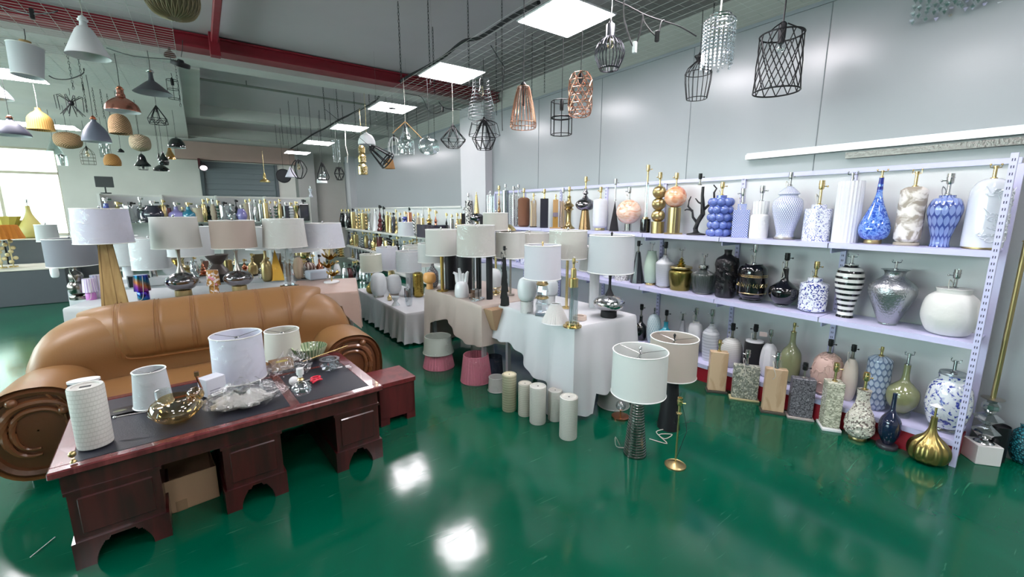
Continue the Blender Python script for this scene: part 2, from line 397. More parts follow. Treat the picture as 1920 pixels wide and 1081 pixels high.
def B_bubbles(r,s,b0,m):
    n=5; hh=s.H*.93/n; core=MB().lathe([(s.R*.7,0),(s.R*.7,s.H*.93),(s.R*.4,s.H*.94),(s.R*.4,s.H)],24)
    for j in range(n):
        for i in range(8):
            a=2*PI*(i+.5*(j%2))/8; core.ball((s.R*.68*math.cos(a),s.R*.68*math.sin(a),hh*(j+.5)),hh*.56,14)
    core.build('body',m,r)
def B_tree(r,s,b0,m):
    H,R=s.H,s.R
    MB().lathe([(R*.75,0),(R*.7,.012),(R*.3,.022),(R*.15,.035)],20,ell=.7).build('base',m,r)
    t=MB(); rr=H*.05
    t.tube([(0,0,.02),(-.01,0,H*.12),(.01,0,H*.28),(.045,0,H*.42),(.04,.0,H*.62),(.03,0,H*.8),(.03,0,H*.97)],[rr*1.2,rr,rr*.95,rr*.95,rr*.8,rr*.6,rr*.55],9)
    t.build('trunk',m,r)
    for pts,q in (([(.045,0,H*.5),(.10,.01,H*.62),(.135,.0,H*.72),(.13,0,H*.85),(.15,.01,H*.93),(.12,0,H)],.6),([(.10,0,H*.62),(.16,-.01,H*.7),(.17,0,H*.68)],.45),
                  ([(.01,0,H*.22),(-.04,0,H*.36),(-.05,0,H*.5),(-.10,0,H*.52),(-.12,.0,H*.5)],.6),([(-.05,0,H*.48),(-.09,0,H*.58),(-.085,0,H*.7),(-.07,0,H*.78)],.5),
                  ([(.04,0,H*.62),(.0,.02,H*.66),(-.03,0,H*.74)],.5)):
        MB().tube(pts,[rr*q*(1-.6*i/(len(pts)-1)) for i in range(len(pts))],7).build('branch',m,r)
def B_stack(parts):
    """parts: list of (z0,z1,prof|'box',rfrac,material,partname[,dict])"""
    def f(r,s,b0,m):
        for q in parts:
            z0,z1,pn,rf,mm,nm=q[:6]; kw=q[6] if len(q)>6 else {}
            mm=mm or m
            if pn=='box': MB().box(-s.R*rf,s.R*rf,-s.R*rf*kw.get('d',1),s.R*rf*kw.get('d',1),s.H*z0,s.H*z1,kw.get('bev',.002)).build(nm,mm,r,False)
            elif pn=='fr': MB().frustum(s.R*2*rf,s.R*2*rf*kw.get('d',1),s.R*2*kw['t'],s.R*2*kw['t']*kw.get('d',1),s.H*z0,s.H*z1).build(nm,mm,r,False)
            else:
                P=smoothp([(a*s.R*rf,s.H*(z0+b*(z1-z0))) for a,b in PR[pn]],3)
                MB().lathe(P,kw.get('seg',32),(kw.get('x',0)*s.R,0,0),kw.get('fl')).build(nm,mm,r)
    return f
def B_poles(n,spread=.8):
    def f(r,s,b0,m):
        q=random.Random(int(s.p.y*1000)); t=MB()
        for i in range(n):
            a=2*PI*i/n; x=s.R*spread*math.cos(a)*q.uniform(.5,1); y=s.R*spread*math.sin(a)*q.uniform(.5,1); h=s.H*q.uniform(.85,1)
            t.tube([(x,y,b0),(x*1.1,y+.004,h*.4),(x*.9,y-.004,h*.7),(x,y,h)],s.R*.17,6)
        t.build('body',m,r)
        MB().lathe([(s.R*.9,0),(s.R*.9,.012)],16).build('base',BRIM,r)
    return f
def B_zig(r,s,b0,m):   # silver openwork column of stacked zig-zag rings
    t=MB(); n=14
    for j in range(n):
        z=s.H*(j+.5)/n; t.tube([(s.R*.9*math.cos(2*PI*i/12),s.R*.9*math.sin(2*PI*i/12),z+(s.H/n*.45)*(1 if i%2 else -1)) for i in range(12)],.0035,4,True)
    t.lathe([(s.R*.4,0),(s.R*.4,s.H)],10); t.build('body',m,r)
def B_rose(r,s,b0,m):
    P=smoothp([(a*s.R,b*s.H) for a,b in [(.72,0),(.8,.04),(.85,.2),(.82,.4),(.95,.6),(1,.72),(.85,.82),(.45,.88),(.3,.92),(.34,1)]],3)
    MB().lathe(P,40).build('body',m,r)
    t=MB(); q=random.Random(3)
    for j in range(26):
        a=-PI/2+q.uniform(-1.3,1.3); z=s.H*q.uniform(.08,.8); rr=s.R*(.82 if z<s.H*.45 else .95)
        c=Vector((rr*math.cos(a),rr*math.sin(a),z)); e=Vector((-math.sin(a),math.cos(a),0))
        for k,R in ((0,.026),(1,.016),(2,.008)):
            t.tube([c+e*R*math.cos(x*PI/4+q.random())+Vector((0,0,1))*R*math.sin(x*PI/4) +Vector((math.cos(a),math.sin(a),0))*.004*k for x in range(8)],.0055,5,True)
    t.build('relief_roses',m,r)
def B_brain(r,s,b0,m):
    P=smoothp([(a*s.R,b*s.H) for a,b in PR['egg']],3); MB().lathe(P,40).build('body',m,r)
    t=MB(); q=random.Random(5)
    def sf(a,v):
        k=min(int(v*(len(P)-1)),len(P)-2); f=v*(len(P)-1)-k; R=P[k][0]*(1-f)+P[k+1][0]*f; z=P[k][1]*(1-f)+P[k+1][1]*f
        return Vector((R*math.cos(a),R*math.sin(a),z))
    for j in range(80):
        a=q.uniform(0,2*PI); v=q.uniform(.1,.93); d=q.uniform(0,6.3); pts=[]
        for k in range(7):
            pts.append(sf(a,v)); d+=q.uniform(-1.1,1.1); a+=.13*math.cos(d); v=min(.97,max(.04,v+.045*math.sin(d)))
        t.tube(pts,s.R*.06,5)
    t.build('relief_ribbons',m,r)
def B_face(r,s,b0,m):
    MB().lathe(smoothp([(a*s.R,b*s.H) for a,b in [(.9,0),(1,.05),(1,.55),(.9,.62),(.72,.65)]],3),32).build('body',m,r)
    MB().lathe([(s.R*.72,s.H*.65),(s.R*.78,s.H*.7),(s.R*.82,s.H)],48,fl=(16,.05)).build('ribbed_crown',m,r)
    t=MB(); R=s.R*1.01
    def q(a,z): return (R*math.cos(-PI/2+a),R*math.sin(-PI/2+a),z*s.H)
    t.tube([q(-.6,.42),q(-.4,.5),q(-.15,.47),q(-.05,.3),q(.1,.2),q(-.05,.18)],.003,5); t.tube([q(-.65,.38),q(-.45,.36),q(-.3,.39)],.003,5)
    t.tube([q(.2,.47),q(.45,.5),q(.65,.42)],.003,5); t.tube([q(.25,.38),q(.45,.36),q(.6,.39)],.003,5); t.tube([q(-.2,.11),q(0,.13),q(.2,.11)],.003,5)
    t.build('carved_face',m,r)
def B_flower(r,s,b0,m):
    MB().lathe([(s.R,0),(s.R,.012),(s.R*.95,.016)],28).build('base',WHT,r)
    MB().tube([(0,0,.01),(.01,0,s.H*.3),(-.015,0,s.H*.6),(.0,0,s.H)],.006,6).build('stem',m,r)
    for zc,x,R in ((.28,.02,.1),(.55,-.03,.11),(.8,.0,.12)):
        t=MB(); R*=.8
        for k in range(9):
            a=2*PI*k/9; tilt=.5 if k%2 else .15
            c=Vector((x+R*.45*math.cos(a),R*.45*math.sin(a),s.H*zc)); d=Vector((math.cos(a),math.sin(a),tilt)); e=Vector((-math.sin(a),math.cos(a),0))
            rows=[[c+d*R*(u-.5)+e*R*.32*w*math.sin(PI*min(.97,u*.85+.12))+Vector((0,0,R*.25*u*u-.02*abs(w))) for w in (-1,0,1)] for u in (0,.25,.5,.75,1)]
            t.grid(rows)
        t.build('flower',m,r)
def B_hand(r,s,b0,m):   # white ceramic: cupped palm with raised finger-like petals
    H,R=s.H,s.R
    MB().lathe(smoothp([(R*.75,0),(R*.85,H*.1),(R*.8,H*.35),(R*.6,H*.5),(.0,H*.56)],3),28).build('palm',m,r)
    for x,h,b in ((-.75,.85,-.35),(-.2,1,-.1),(.25,.8,.05),(.8,.88,.15)):
        MB().tube([(x*R*.5,0,H*.4),(x*R*.7,0,H*.6),(x*R*.8,0,H*.8),(x*R*.8+b*R,0,H*h)],[R*.28,R*.24,R*.22,R*.13],10).build('finger',m,r)
def glasscol(r,s,b0,m):
    MB().lathe([(s.R,0),(s.R,.01),(s.R*.75,.014),(s.R*.75,.03)],28).build('base',GOLD,r)
    for a in range(3):
        MB().lathe([(s.R*.24,.03),(s.R*.24,s.H*.7)],10,(s.R*.3*math.cos(a*2.1),s.R*.3*math.sin(a*2.1),0)).build('crystal_rod',CRY,r)
    MB().lathe([(s.R*.5,s.H*.7),(s.R*.5,s.H*.85),(s.R*.3,s.H*.86),(s.R*.3,s.H)],16).build('collar',GOLD,r)
def B_neck(ez0,ez1,em,nm_,ped,nr=.13):
    """flattened mercury-glass globe on a foot with a flared neck"""
    def f(r,s,b0,m):
        H,R=s.H,s.R
        MB().lathe([(R*.5,0),(R*.52,H*.01),(R*.5,H*ez0*1.05)],28).build('base',ped,r)
        MB().lathe(smoothp([(a*R,H*(ez0+b*(ez1-ez0))) for a,b in PR['ellip']],3),40).build('globe',em,r)
        z1=H*ez1
        MB().lathe(smoothp([(R*.33,z1-.01),(R*.25,z1+H*.03),(R*nr,z1+H*.15),(R*nr*.8,H*.8),(R*nr,H*.95),(R*nr*1.5,H)],3),20).build('neck',nm_,r)
    return f
MERC=mat('#8f8c90',.12,1,nm='mercury_glass',bs=40.,bk=.5); MERCL=mat('#c3c4c6',.1,1,nm='light_mercury_glass',bs=45.,bk=.6)
# ---------------- room ----------------
def wallm(h,rough,name,nsc=1.2,coat=0,var=.05):
    m,nt,b=newm(name); tc=nt.nodes.new('ShaderNodeTexCoord')
    nz=nd(nt,'ShaderNodeTexNoise',i_Vector=tc.outputs['Object'],i_Scale=nsc,i_Detail=4.)
    c=Vector(lin(h)[:3]); a=c*(1-var); d=c*(1+var)
    col=ramp(nt,nz.outputs[0],[(.35,(*a,1)),(.65,(*d,1))]); nt.links.new(col,b.inputs['Base Color'])
    b.inputs['Coat Weight'].default_value=coat; b.inputs['Coat Roughness'].default_value=.2
    nt.links.new(mth(nt,'MULTIPLY_ADD',nz.outputs[0],.12,rough-.06),b.inputs['Roughness']); bump(nt,b,nz.outputs[0],.08,.01); return m
PANEL=wallm('#94999c',.3,'sandwich_panel_wall',.5,.35,.02); PLAST=wallm('#c6c6c0',.85,'painted_plaster'); CONC=wallm('#c2bcbf',.85,'concrete_ceiling',.6); PINK=wallm('#a58c84',.85,'bare_cement_lintel')
BEAMW=wallm('#d0cfcb',.8,'painted_beam')
def floorm():
    m,nt,b=newm('green_epoxy_floor'); tc=nt.nodes.new('ShaderNodeTexCoord'); o=tc.outputs['Object']
    n1=nd(nt,'ShaderNodeTexNoise',i_Vector=o,i_Scale=.9,i_Detail=6.,i_Distortion=.6)
    base=ramp(nt,n1.outputs[0],[(.3,'#00432f'),(.55,'#004f39'),(.75,'#02583f')])
    mp=nd(nt,'ShaderNodeMapping',i_Vector=o,i_Rotation=(0,0,.5),i_Scale=(1.2,16,1)); s1=nd(nt,'ShaderNodeTexNoise',i_Vector=mp.outputs[0],i_Scale=1.6,i_Detail=8.,i_Distortion=2.)
    mp2=nd(nt,'ShaderNodeMapping',i_Vector=o,i_Rotation=(0,0,-.9),i_Scale=(1.,14,1)); s2=nd(nt,'ShaderNodeTexNoise',i_Vector=mp2.outputs[0],i_Scale=1.3,i_Detail=8.,i_Distortion=2.5)
    sc=mth(nt,'MAXIMUM',ramp(nt,s1.outputs[0],[(.68,(0,0,0,1)),(.75,(1,1,1,1))]),ramp(nt,s2.outputs[0],[(.68,(0,0,0,1)),(.75,(1,1,1,1))]))
    n3=nd(nt,'ShaderNodeTexNoise',i_Vector=o,i_Scale=.45,i_Detail=2.); sc=mth(nt,'MULTIPLY',sc,mth(nt,'MULTIPLY',n3.outputs[0],.4))
    mx=nd(nt,'ShaderNodeMix',data_type='RGBA',i_Factor=sc); nt.links.new(base,mx.inputs[6]); mx.inputs[7].default_value=lin('#6fa78f')
    nt.links.new(mx.outputs[2],b.inputs['Base Color'])
    nt.links.new(mth(nt,'MULTIPLY_ADD',n1.outputs[0],.10,mth(nt,'MULTIPLY_ADD',sc,.3,.075)),b.inputs['Roughness'])
    b.inputs['Specular IOR Level'].default_value=.45; b.inputs['Coat Weight'].default_value=.0; b.inputs['Coat Roughness'].default_value=.05
    n4=nd(nt,'ShaderNodeTexNoise',i_Vector=o,i_Scale=5.,i_Detail=2.); bump(nt,b,n4.outputs[0],.045,.02); return m
XW=4.15; YB=15.6; ZC=4.0; XL=-7.; YF=-4.
def slab(name,x0,x1,y0,y1,z0,z1,m,bev=0): return struct(name,MB().box(x0,x1,y0,y1,z0,z1,bev),m)
slab('floor',XL,5.3,YF,YB+.3,-.1,0,floorm()); slab('ceiling',XL,5.5,YF,YB+.3,ZC,ZC+.15,CONC)
slab('wall_right',XW,XW+.08,YF,YB,0,3.2,PANEL); slab('wall_outer',5.24,5.4,YF,YB+.3,0,ZC,PLAST)
slab('trim_1',XW-.012,XW+.09,YF,YB,3.195,3.225,mat('#8e9399',.5))
for i,(px,py) in enumerate(((1128,200),(1295,200),(1548,120),(1010,250))):
    y=onX(px,py,XW).y; slab('trim_%d'%(i+2),XW-.004,XW+.001,y-.003,y+.003,0,3.195,mat('#7d8488',.6))
slab('trim_6',XW-.14,XW+.02,6.35,7.2,0,3.4,wallm('#c4c4c8',.4,'boxed_column',1,.2,.02))
slab('trim_7',3.95,XW,YB-1.3,YB-.9,0,3.3,wallm('#b3b5b8',.5,'far_column',1,.2,.02))
# back wall with a window opening and a roller door opening
WX0,WX1,WZ0,WZ1=-4.9,-2.78,1.0,3.12; DX0,DX1,DZ=.17,2.05,3.02
bw=MB()
for x0,x1,z0,z1 in ((XL,WX0,0,ZC),(WX0,WX1,0,WZ0),(WX0,WX1,WZ1,ZC),(WX1,DX0,0,ZC),(DX0,DX1,DZ,ZC),(DX1,5.3,0,ZC)): bw.box(x0,x1,YB,YB+.2,z0,z1)
struct('wall_back',bw,PLAST)
slab('trim_8',-.4,2.6,YB-.25,YB,DZ+.02,DZ+.5,PINK)     # cement lintel
slab('trim_9',2.6,3.1,YB-.5,YB,0,3.4,wallm('#8b8c8a',.8,'dark_grey_column',1,0,.03))  # column in one plain darker grey, right of the roller door
# roller door
rd=thing('door_1',None,None,(0,0,0)); rd['kind']='structure'
t=MB()
for k in range(38): t.box(DX0,DX1,YB+.02+(.035 if k%2 else 0),YB+.05,k*.08,(k+1)*.08)
t.build('slat_curtain',mat('#6a7478',.6,0),rd,False)
MB().box(DX0-.06,DX0+.02,YB-.04,YB+.04,0,DZ).box(DX1-.02,DX1+.06,YB-.04,YB+.04,0,DZ).build('guide_rail',mat('#4a5356',.5,.4),rd,False)
# windows (back wall and left wall)
def window(name,x0,x1,z0,z1,n,axis,pos,low=.42):
    w=thing(name,None,None,(0,0,0)); w['kind']='structure'; fr=MB(); a=.045
    def bx(u0,u1,v0,v1,d0=-.04,d1=.04):
        if axis=='y': fr.box(u0,u1,pos+d0,pos+d1,v0,v1)
        else: fr.box(pos+d0,pos+d1,u0,u1,v0,v1)
    bx(x0,x1,z0,z0+a); bx(x0,x1,z1-a,z1); zm=z0+(z1-z0)*.72
    bx(x0,x1,zm-.03,zm+.03)
    for k in range(n+1):
        x=x0+(x1-x0)*k/n; bx(x-a*.6,x+a*.6,z0,z1)
    fr.build('window_frame',mat('#b9b09e',.5,.4),w,False)
    g=MB()
    if axis=='y': g.box(x0,x1,pos-.004,pos+.004,z0,z1)
    else: g.box(pos-.004,pos+.004,x0,x1,z0,z1)
    g.build('window_pane',glassm('#eefaf8',.02,.08,'window_glass'),w,False)
window('window_1',WX0,WX1,WZ0,WZ1,2,'y',YB+.08)
lw=MB()
for y0,y1,z0,z1 in ((YF,1,0,ZC),(1,14,0,1.),(1,14,3.1,ZC),(14,YB+.2,0,ZC)): lw.box(XL-.2,XL,y0,y1,z0,z1)
struct('wall_left',lw,PLAST); window('window_2',1,14,1.,3.1,8,'x',XL-.08)
slab('wall_front',XL,5.3,YF-.2,YF,0,ZC,PLAST)
# white corrugated building seen outside the back window
sb=MB()
for k in range(14): sb.box(-12,2,YB+7-(.03 if k%2 else 0),YB+7.2,.0+k*.4,.39+k*.4)
ob=sb.build('neighbouring_building',mat('#cfd8d5',.6),None,False); tag(ob,'pale clad building wall seen through the back window','building')
# beams
struct('trim_10',MB().box(XL,5.24,7.96,8.35,3.72,ZC),BEAMW)
rb=MB().box(XL,5.2,7.72,7.78,3.83,ZC-.02).box(XL,5.2,7.66,7.95,3.80,3.83).box(XL,5.2,7.66,7.95,ZC-.04,ZC-.02)
REDM=mat('#8e1a2b',.45,coat=.3)
tag(rb.build('red_steel_beam',REDM,None,False),'long dark red steel channel beam running across under the ceiling','beam')
tag(MB().box(.36,.44,-1,7.8,3.86,3.94,.01).box(.34,.46,7.5,7.64,3.7,3.99,.005).build('red_steel_pipe',REDM,None,False),'straight red square tube meeting the long red beam at right angles','beam')
struct('trim_11',MB().box(XL,-.05,8.4,YB,3.62,ZC).box(-.05,.22,8.4,12.6,3.7,ZC),BEAMW)
struct('trim_12',MB().box(-.3,5.24,12.6,12.9,3.75,ZC),BEAMW)
tag(MB().tube([(-.55,9.75,3.9),(3.2,9.95,3.9)],.022,8).tube([(.95,9.81,3.9),(.95,9.81,3.99)],.012,6).build('conduit_pipe',mat('#8d918a',.5,.3),None),'thin grey conduit pipe running under the ceiling behind the red beam','pipe')
tag(MB().tube([(-3.2,YB-.1,3.72),(2.6,YB-.3,3.62)],.018,8).build('conduit_pipe',mat('#b9bbb2',.5),None),'pale conduit along the top of the back wall over the roller door','pipe')
# ---------------- shelving racks ----------------
LAV=mat('#c3c3e2',.35,nm='lavender_white_powder_coat'); PEG=mat('#ced1d1',.5,nm='grey_back_panel'); REDB=mat('#9c1a2c',.4,coat=.3); SLOT=mat('#3a3a55',.6)
def rackbay(label,y0,y1,last,group,xf=3.72,xb=4.08,zt=1.92,levels=(1.37,.81,.17),cm=LAV,slots=True,red=True,name='display_rack',post=True):
    r=thing(name,label,'shelving',((xf+xb)/2,(y0+y1)/2,0),0,group); ox,oy=(xf+xb)/2,(y0+y1)/2
    def L(m): m.v=[(a-ox,b-oy,c) for a,b,c in m.v]; return m
    ps=[y1]+([y0] if last else [])
    for y in ps:
        u=L(MB().box(xb-.03,xb-.007,y-.018,y+.018,0,zt-.036)).build('upright',cm,r,False)
        if last and y==y0: u=L(MB().box(xf-.005,xf+.025,y-.015,y+.015,0,zt)).build('upright',cm,r,False)
        if slots and y0<4.5:
            s=MB(); xx=(xf-.0055) if (last and y==y0) else xb-.0305
            for k in range(46):
                for e in(-.005,.005): s.box(xx-.0008,xx+.001,y+e-.002,y+e+.002,.12+k*.039,.135+k*.039)
            L(s).build('slot_holes',SLOT,u,False)
    L(MB().box(xb-.03,xb,y0,y1,zt-.035,zt)).build('top_rail',cm,r,False)
    L(MB().box(xb-.006,xb,y0,y1,.0,zt-.03)).build('back_panel',PEG,r,False)
    for z in levels:
        m=MB().box(xf,xb-.03,y0+.004,y1-.004,z-.012,z).box(xf-.004,xf+.006,y0+.004,y1-.004,z-.036,z+.001)
        L(m).build('shelf',cm,r,False)
        if z>.3:
            m=MB()
            for y in (y1-.012,): m.box(xf+.03,xb-.03,y-.004,y+.004,z-.075,z-.012)
            L(m).build('bracket',cm,r,False)
    if red: L(MB().box(xf+.004,xb,y0,y1,0,levels[-1]-.036)).build('red_plinth',REDB,r,False)
    return r
Yr=.37; bay=.823
where=['end bay nearest the camera at the right','second bay from the right end holding the striped jar side','third bay from the right end below the black branch lamp','fourth bay from the right end below the orange globe lamps','fifth bay from the right end behind a white shade','sixth bay from the right behind the crystal lamps','seventh bay holding the brown rattan lamp on top','farthest bay next to the boxed wall column']
for k in range(7): rackbay('lavender white metal display rack, '+where[k],Yr+k*bay,Yr+(k+1)*bay,k==0,'lavender display racks along the right wall')
FW=mat('#d3d4cf',.5,nm='off_white_powder_coat')
for k in range(4): rackbay('off-white lamp rack beyond the boxed column, '+['nearest of its row','next to the nearest','second from the far corner','standing in the far right corner'][k],7.3+k*1.75,9.05+k*1.75,False,'off-white racks along the far right wall',3.72,4.08,1.7,(1.06,.52,.12),FW,False,False)
RY=11.4
def backrack(label,x0,x1,last):
    r=thing('display_rack',label,'shelving',((x0+x1)/2,RY+.2,0),0,'white racks across the back of the hall'); ox=(x0+x1)/2
    for x in ([x0]+([x1] if last else [])): MB().box(x-.02-ox,x+.02-ox,-.2,.2,0,1.93).build('upright',FW,r,False)
    MB().box(x0-ox,x1-ox,.17,.2,1.89,1.93).build('top_rail',FW,r,False); MB().box(x0-ox,x1-ox,.18,.19,0,1.9).build('back_panel',PEG,r,False)
    for z in (1.37,.9,.45): MB().box(x0-ox+.005,x1-ox-.005,-.2,.17,z-.03,z).build('shelf',FW,r,False)
BX=[-1.55,-.62,.31,1.24,2.17]
for k in range(4): backrack('white rack across the back of the hall, '+['left end one','second one with the blue lamps','third one under the roller door','right end one'][k],BX[k],BX[k+1],k==3)
# ---------------- wall lights / conduit channel over right rack ----------------
p0=onX(1400,300,XW-.04); p1=onX(1930,262,XW-.04)
tag(MB().box(XW-.07,XW,p1.y-.3,p0.y,2.06,2.10).box(XW-.05,XW,p1.y-.3,p0.y,2.10,2.115).build('aluminium_strip',mat('#d4d4d6',.3,.5),None,False),'long white aluminium strip leaning along the wall above the rack','strip')
tag(MB().box(XW-.05,XW,-.6,1.28,2.0,2.045).build('aluminium_channel',mat('#75716e',.3,.9,bs=60.,bk=.8),None,False),'shiny crumpled metal channel lying below the white aluminium strip','strip')
# ---------------- desk ----------------
MAH=pat('wood','#2c0f10','#48191a',3.,.28,coat=.5); MAHT=pat('wood','#5b2328','#7a3a3c',3.,.2,coat=.6); LEATH=mat('#2b2c35',.42,bs=180.,bk=.2,nm='black_leather_inset')
D=thing('coffee_table','low dark mahogany desk with black leather top in front of the sofa','table',(-.649,2.485,0),math.atan2(.097,1.486))
W,Dp,Z=1.489,.885,.5
MB().box(.06,W-.06,.06,Dp-.06,Z-.018,Z-.002).build('leather_inset',LEATH,D,False)
MB().box(0,W,0,.055,Z-.035,Z,.006).box(0,W,Dp-.055,Dp,Z-.035,Z,.006).box(0,.075,.05,Dp-.05,Z-.035,Z,.006).box(W-.075,W,.05,Dp-.05,Z-.035,Z,.006).box(W*.645,W*.645+.05,.05,Dp-.05,Z-.03,Z-.001).box(.05,W-.05,Dp*.68,Dp*.68+.03,Z-.03,Z-.0012).build('top_frame',MAHT,D,False)
MB().box(.03,W-.03,.03,Dp-.03,Z-.12,Z-.035).build('apron',MAH,D,False)
for a,b in ((.04,.36),(.615,.89),(1.19,W-.03)):
    p=MB().box(a,b,.03,Dp-.04,.12,Z-.12).box(a-.012,b+.012,.018,Dp-.03,.115,.13).box(a-.008,b+.008,.022,Dp-.03,Z-.135,Z-.12).build('pedestal',MAH,D,False)
    MB().box(a+.03,b-.03,.022,.034,.16,Z-.16,.006).build('panel',MAH,p,False)
    f=MB(); 
    for (u,v) in ((a-.012,a+.10),(b-.10,b+.012)):
        s=1 if u<a else -1; x0=u if s>0 else v
        for k in range(14): w_=.07+.045*(1-math.sin(PI/2*k/13))+(.012 if k<2 else 0); f.box(min(x0,x0+s*w_),max(x0,x0+s*w_),.018,Dp-.03,.115-(k+1)*.115/14,.115-k*.115/14)
    f.build('bracket_foot',MAH,p,False)
MB().box(.36,1.19,Dp-.07,Dp-.05,.13,Z-.12).build('modesty_panel',MAH,D,False)
bx=thing('cardboard_box','open brown cardboard box on the floor under the desk','box',onz(335,962,0)+Vector((0,.16,0)),.12)
CARD=mat('#a5876a',.8,bs=30.,bk=.1,nm='corrugated_cardboard')
MB().box(-.17,.17,-.14,.14,0,.004).box(-.17,.17,-.14,-.136,0,.19).box(-.17,.17,.136,.14,0,.19).box(-.17,-.166,-.14,.14,0,.19).box(.166,.17,-.14,.14,0,.19).build('carton_body',CARD,bx,False)
MB().box(-.025,.025,-.1425,-.1405,0,.06).build('tape',mat('#8a7257',.3),bx,False)
MB().grid([[(-.17,.14,.19),(.17,.14,.19)],[(-.17,.22,.26),(.17,.22,.26)]]).grid([[(-.17,-.14,.19),(-.17,.14,.19)],[(-.25,-.13,.23),(-.25,.13,.23)]]).build('flap',CARD,bx,False)
st=thing('wooden_stool','small square dark red wooden stool to the right of the desk','stool',(.93,2.98,0),.05)
MB().box(0,.3,0,.3,.30,.34,.004).build('seat',pat('wood','#5e1f22','#752a2d',3.,.35),st,False)
q=MB().box(.01,.29,.01,.03,.05,.3).box(.01,.03,.01,.29,.05,.3).box(.27,.29,.01,.29,.05,.3).box(.01,.29,.27,.29,.05,.3)
for x in(.01,.22):
    for y in (.01,.22): q.box(x,x+.07,y,y+.07,0,.06)
q.build('body',pat('wood','#481618','#5c1f21',3.,.4),st,False)
# ---------------- sofa ----------------
TAN=mat('#8f673e',.44,coat=.05,bs=140.,bk=.12,nm='tan_leather'); DLE=mat('#6a422a',.3,coat=.4,bs=50.,nm='carved_dark_wood')
S=thing('leather_sofa','wide tan leather sofa with rolled arms and channelled back','sofa',(0,0,0))
def sect(pts,us,f):
    rows=[]
    for u in us: rows.append([f(u,y,z) for y,z in pts])
    return rows
bk=smoothp([(4.5,.1),(4.52,.4),(4.5,.7),(4.44,.86),(4.3,.925),(4.15,.90),(4.03,.80),(3.99,.66),(4.01,.52),(4.0,.38),(3.95,.2),(3.95,.1)],3)
us=[i/30-1 for i in range(61)]
def fb(u,y,z):
    e=abs(u)**3.; s=(max(0,1-abs(u)**13))**.42
    zz=.12+(z-.12)*(1-.2*e)*(.3+.7*s) ; yy=4.25+(y-4.25)*(.25+.75*s)
    return (u*1.07-.01,yy-.08*e,zz+.01*u)
MB().grid(sect(bk,us,fb)).build('backrest',TAN,S)
pd=smoothp([(4.36,.885),(4.3,.925),(4.14,.912),(4.005,.815),(3.955,.70),(3.96,.61),(3.998,.56)],4)
seams=[-.55,-.33,-.11,.11,.33,.55]
def fp(u,y,z):
    x=u*.74; g=min([abs(x-s*1.0-(-.02)) for s in seams]); k=math.exp(-(g/.012)**2)*.005; e=abs(u)**8
    return (x+.02+ (z-.8)*.7*(-1 if u<0 else 1)*abs(u)**4*(-1)*(-1),y+k+.09*e,z-k*.4-.055*e+.01*u)
MB().grid(sect(pd,[i/90-1 for i in range(181)],fp)).build('back_cushion',TAN,S)
t=MB()
for s in seams:
    for o in(-.012,.012): t.tube([(s+o-.02,y-.001,z+.002+.01*s) for y,z in pd[2:-1]],.0022,4)
t.tube([(fp(u,3.985,.545)[0],3.975-.0,.545+.03*abs(u)**6) for u in [i/20-1 for i in range(41)]],.007,5)
t.build('stitched_seams',mat('#8a5a30',.5),S)
st_=smoothp([(4.0,.2),(4.0,.40),(3.95,.44),(3.7,.45),(3.56,.42),(3.52,.36),(3.53,.22),(3.6,.15)],3)
MB().grid(sect(st_,[i/12-1 for i in range(25)],lambda u,y,z:(u*.76,y+.03*abs(u)**8,z-.015*abs(u)**6))).build('seat',TAN,S)
MB().box(-.95,.95,3.66,4.4,.05,.25,.02).build('frame',DLE,S,False)
for sx in(-1,1):
    cx=.90*sx; n=36; rows=[]
    def out(a,k):   # scroll-shaped arm outline
        c,s=math.cos(a),math.sin(a); rx=.235; rz=.27 if s>0 else .30
        e=.62; return (cx+sx*.0+rx*k*math.copysign(abs(c)**.85,c), .34+rz*k*math.copysign(abs(s)**.85,s))
    for y,k,dz in ((3.50,.97,0),(3.47,.99,0),(3.49,1.0,0),(3.62,1.0,.0),(3.85,.98,.0),(4.1,.95,-.02),(4.32,.85,-.04),(4.38,.5,-.04)):
        rows.append([(out(2*PI*i/n,k)[0],y,out(2*PI*i/n,k)[1]+dz) for i in range(n)])
    a=MB().grid(rows,closeu=True).build('armrest',TAN,S)
    rows=[]
    for y,k in ((3.50,.97),(3.47,.88),(3.48,.80),(3.497,.77),(3.49,.3),(3.488,.02)): rows.append([(out(2*PI*i/n,k)[0],y,out(2*PI*i/n,k)[1]) for i in range(n)])
    cp_=MB().grid(rows,closeu=True).build('carved_panel',DLE,a)
    t=MB()
    for q,(r0,w) in enumerate(((.70,.022),(.52,.017))):
        P=[]
        for i in range(26):
            an=PI*.15+i*PI*1.35/25; k=r0*(1-.012*i); x,z=out(an if sx<0 else PI-an,k); P.append((x,3.482,z))
        t.tube(P,[w*(.4+.6*math.sin(PI*min(.98,.05+i/26))) for i in range(26)],7)
    for dx,dz in ((-.12,.10),(-.10,-.12),(.08,.19)): t.ball((cx+sx*-dx*-1,3.48,.34+dz),.028,12); 
    for k in range(3): t.tube([(cx-sx*(.06+.045*k),3.485,.34+.22-.02*k),(cx-sx*(.12+.045*k),3.485,.34+.08),(cx-sx*(.13+.03*k),3.485,.34-.1)],.008,6)
    t.build('carved_scrolls',mat('#7d5033',.25,coat=.5),cp_)
    MB().box(cx-.1,cx+.1,3.6,3.75,0,.08,.01).build('foot',DLE,S,False)
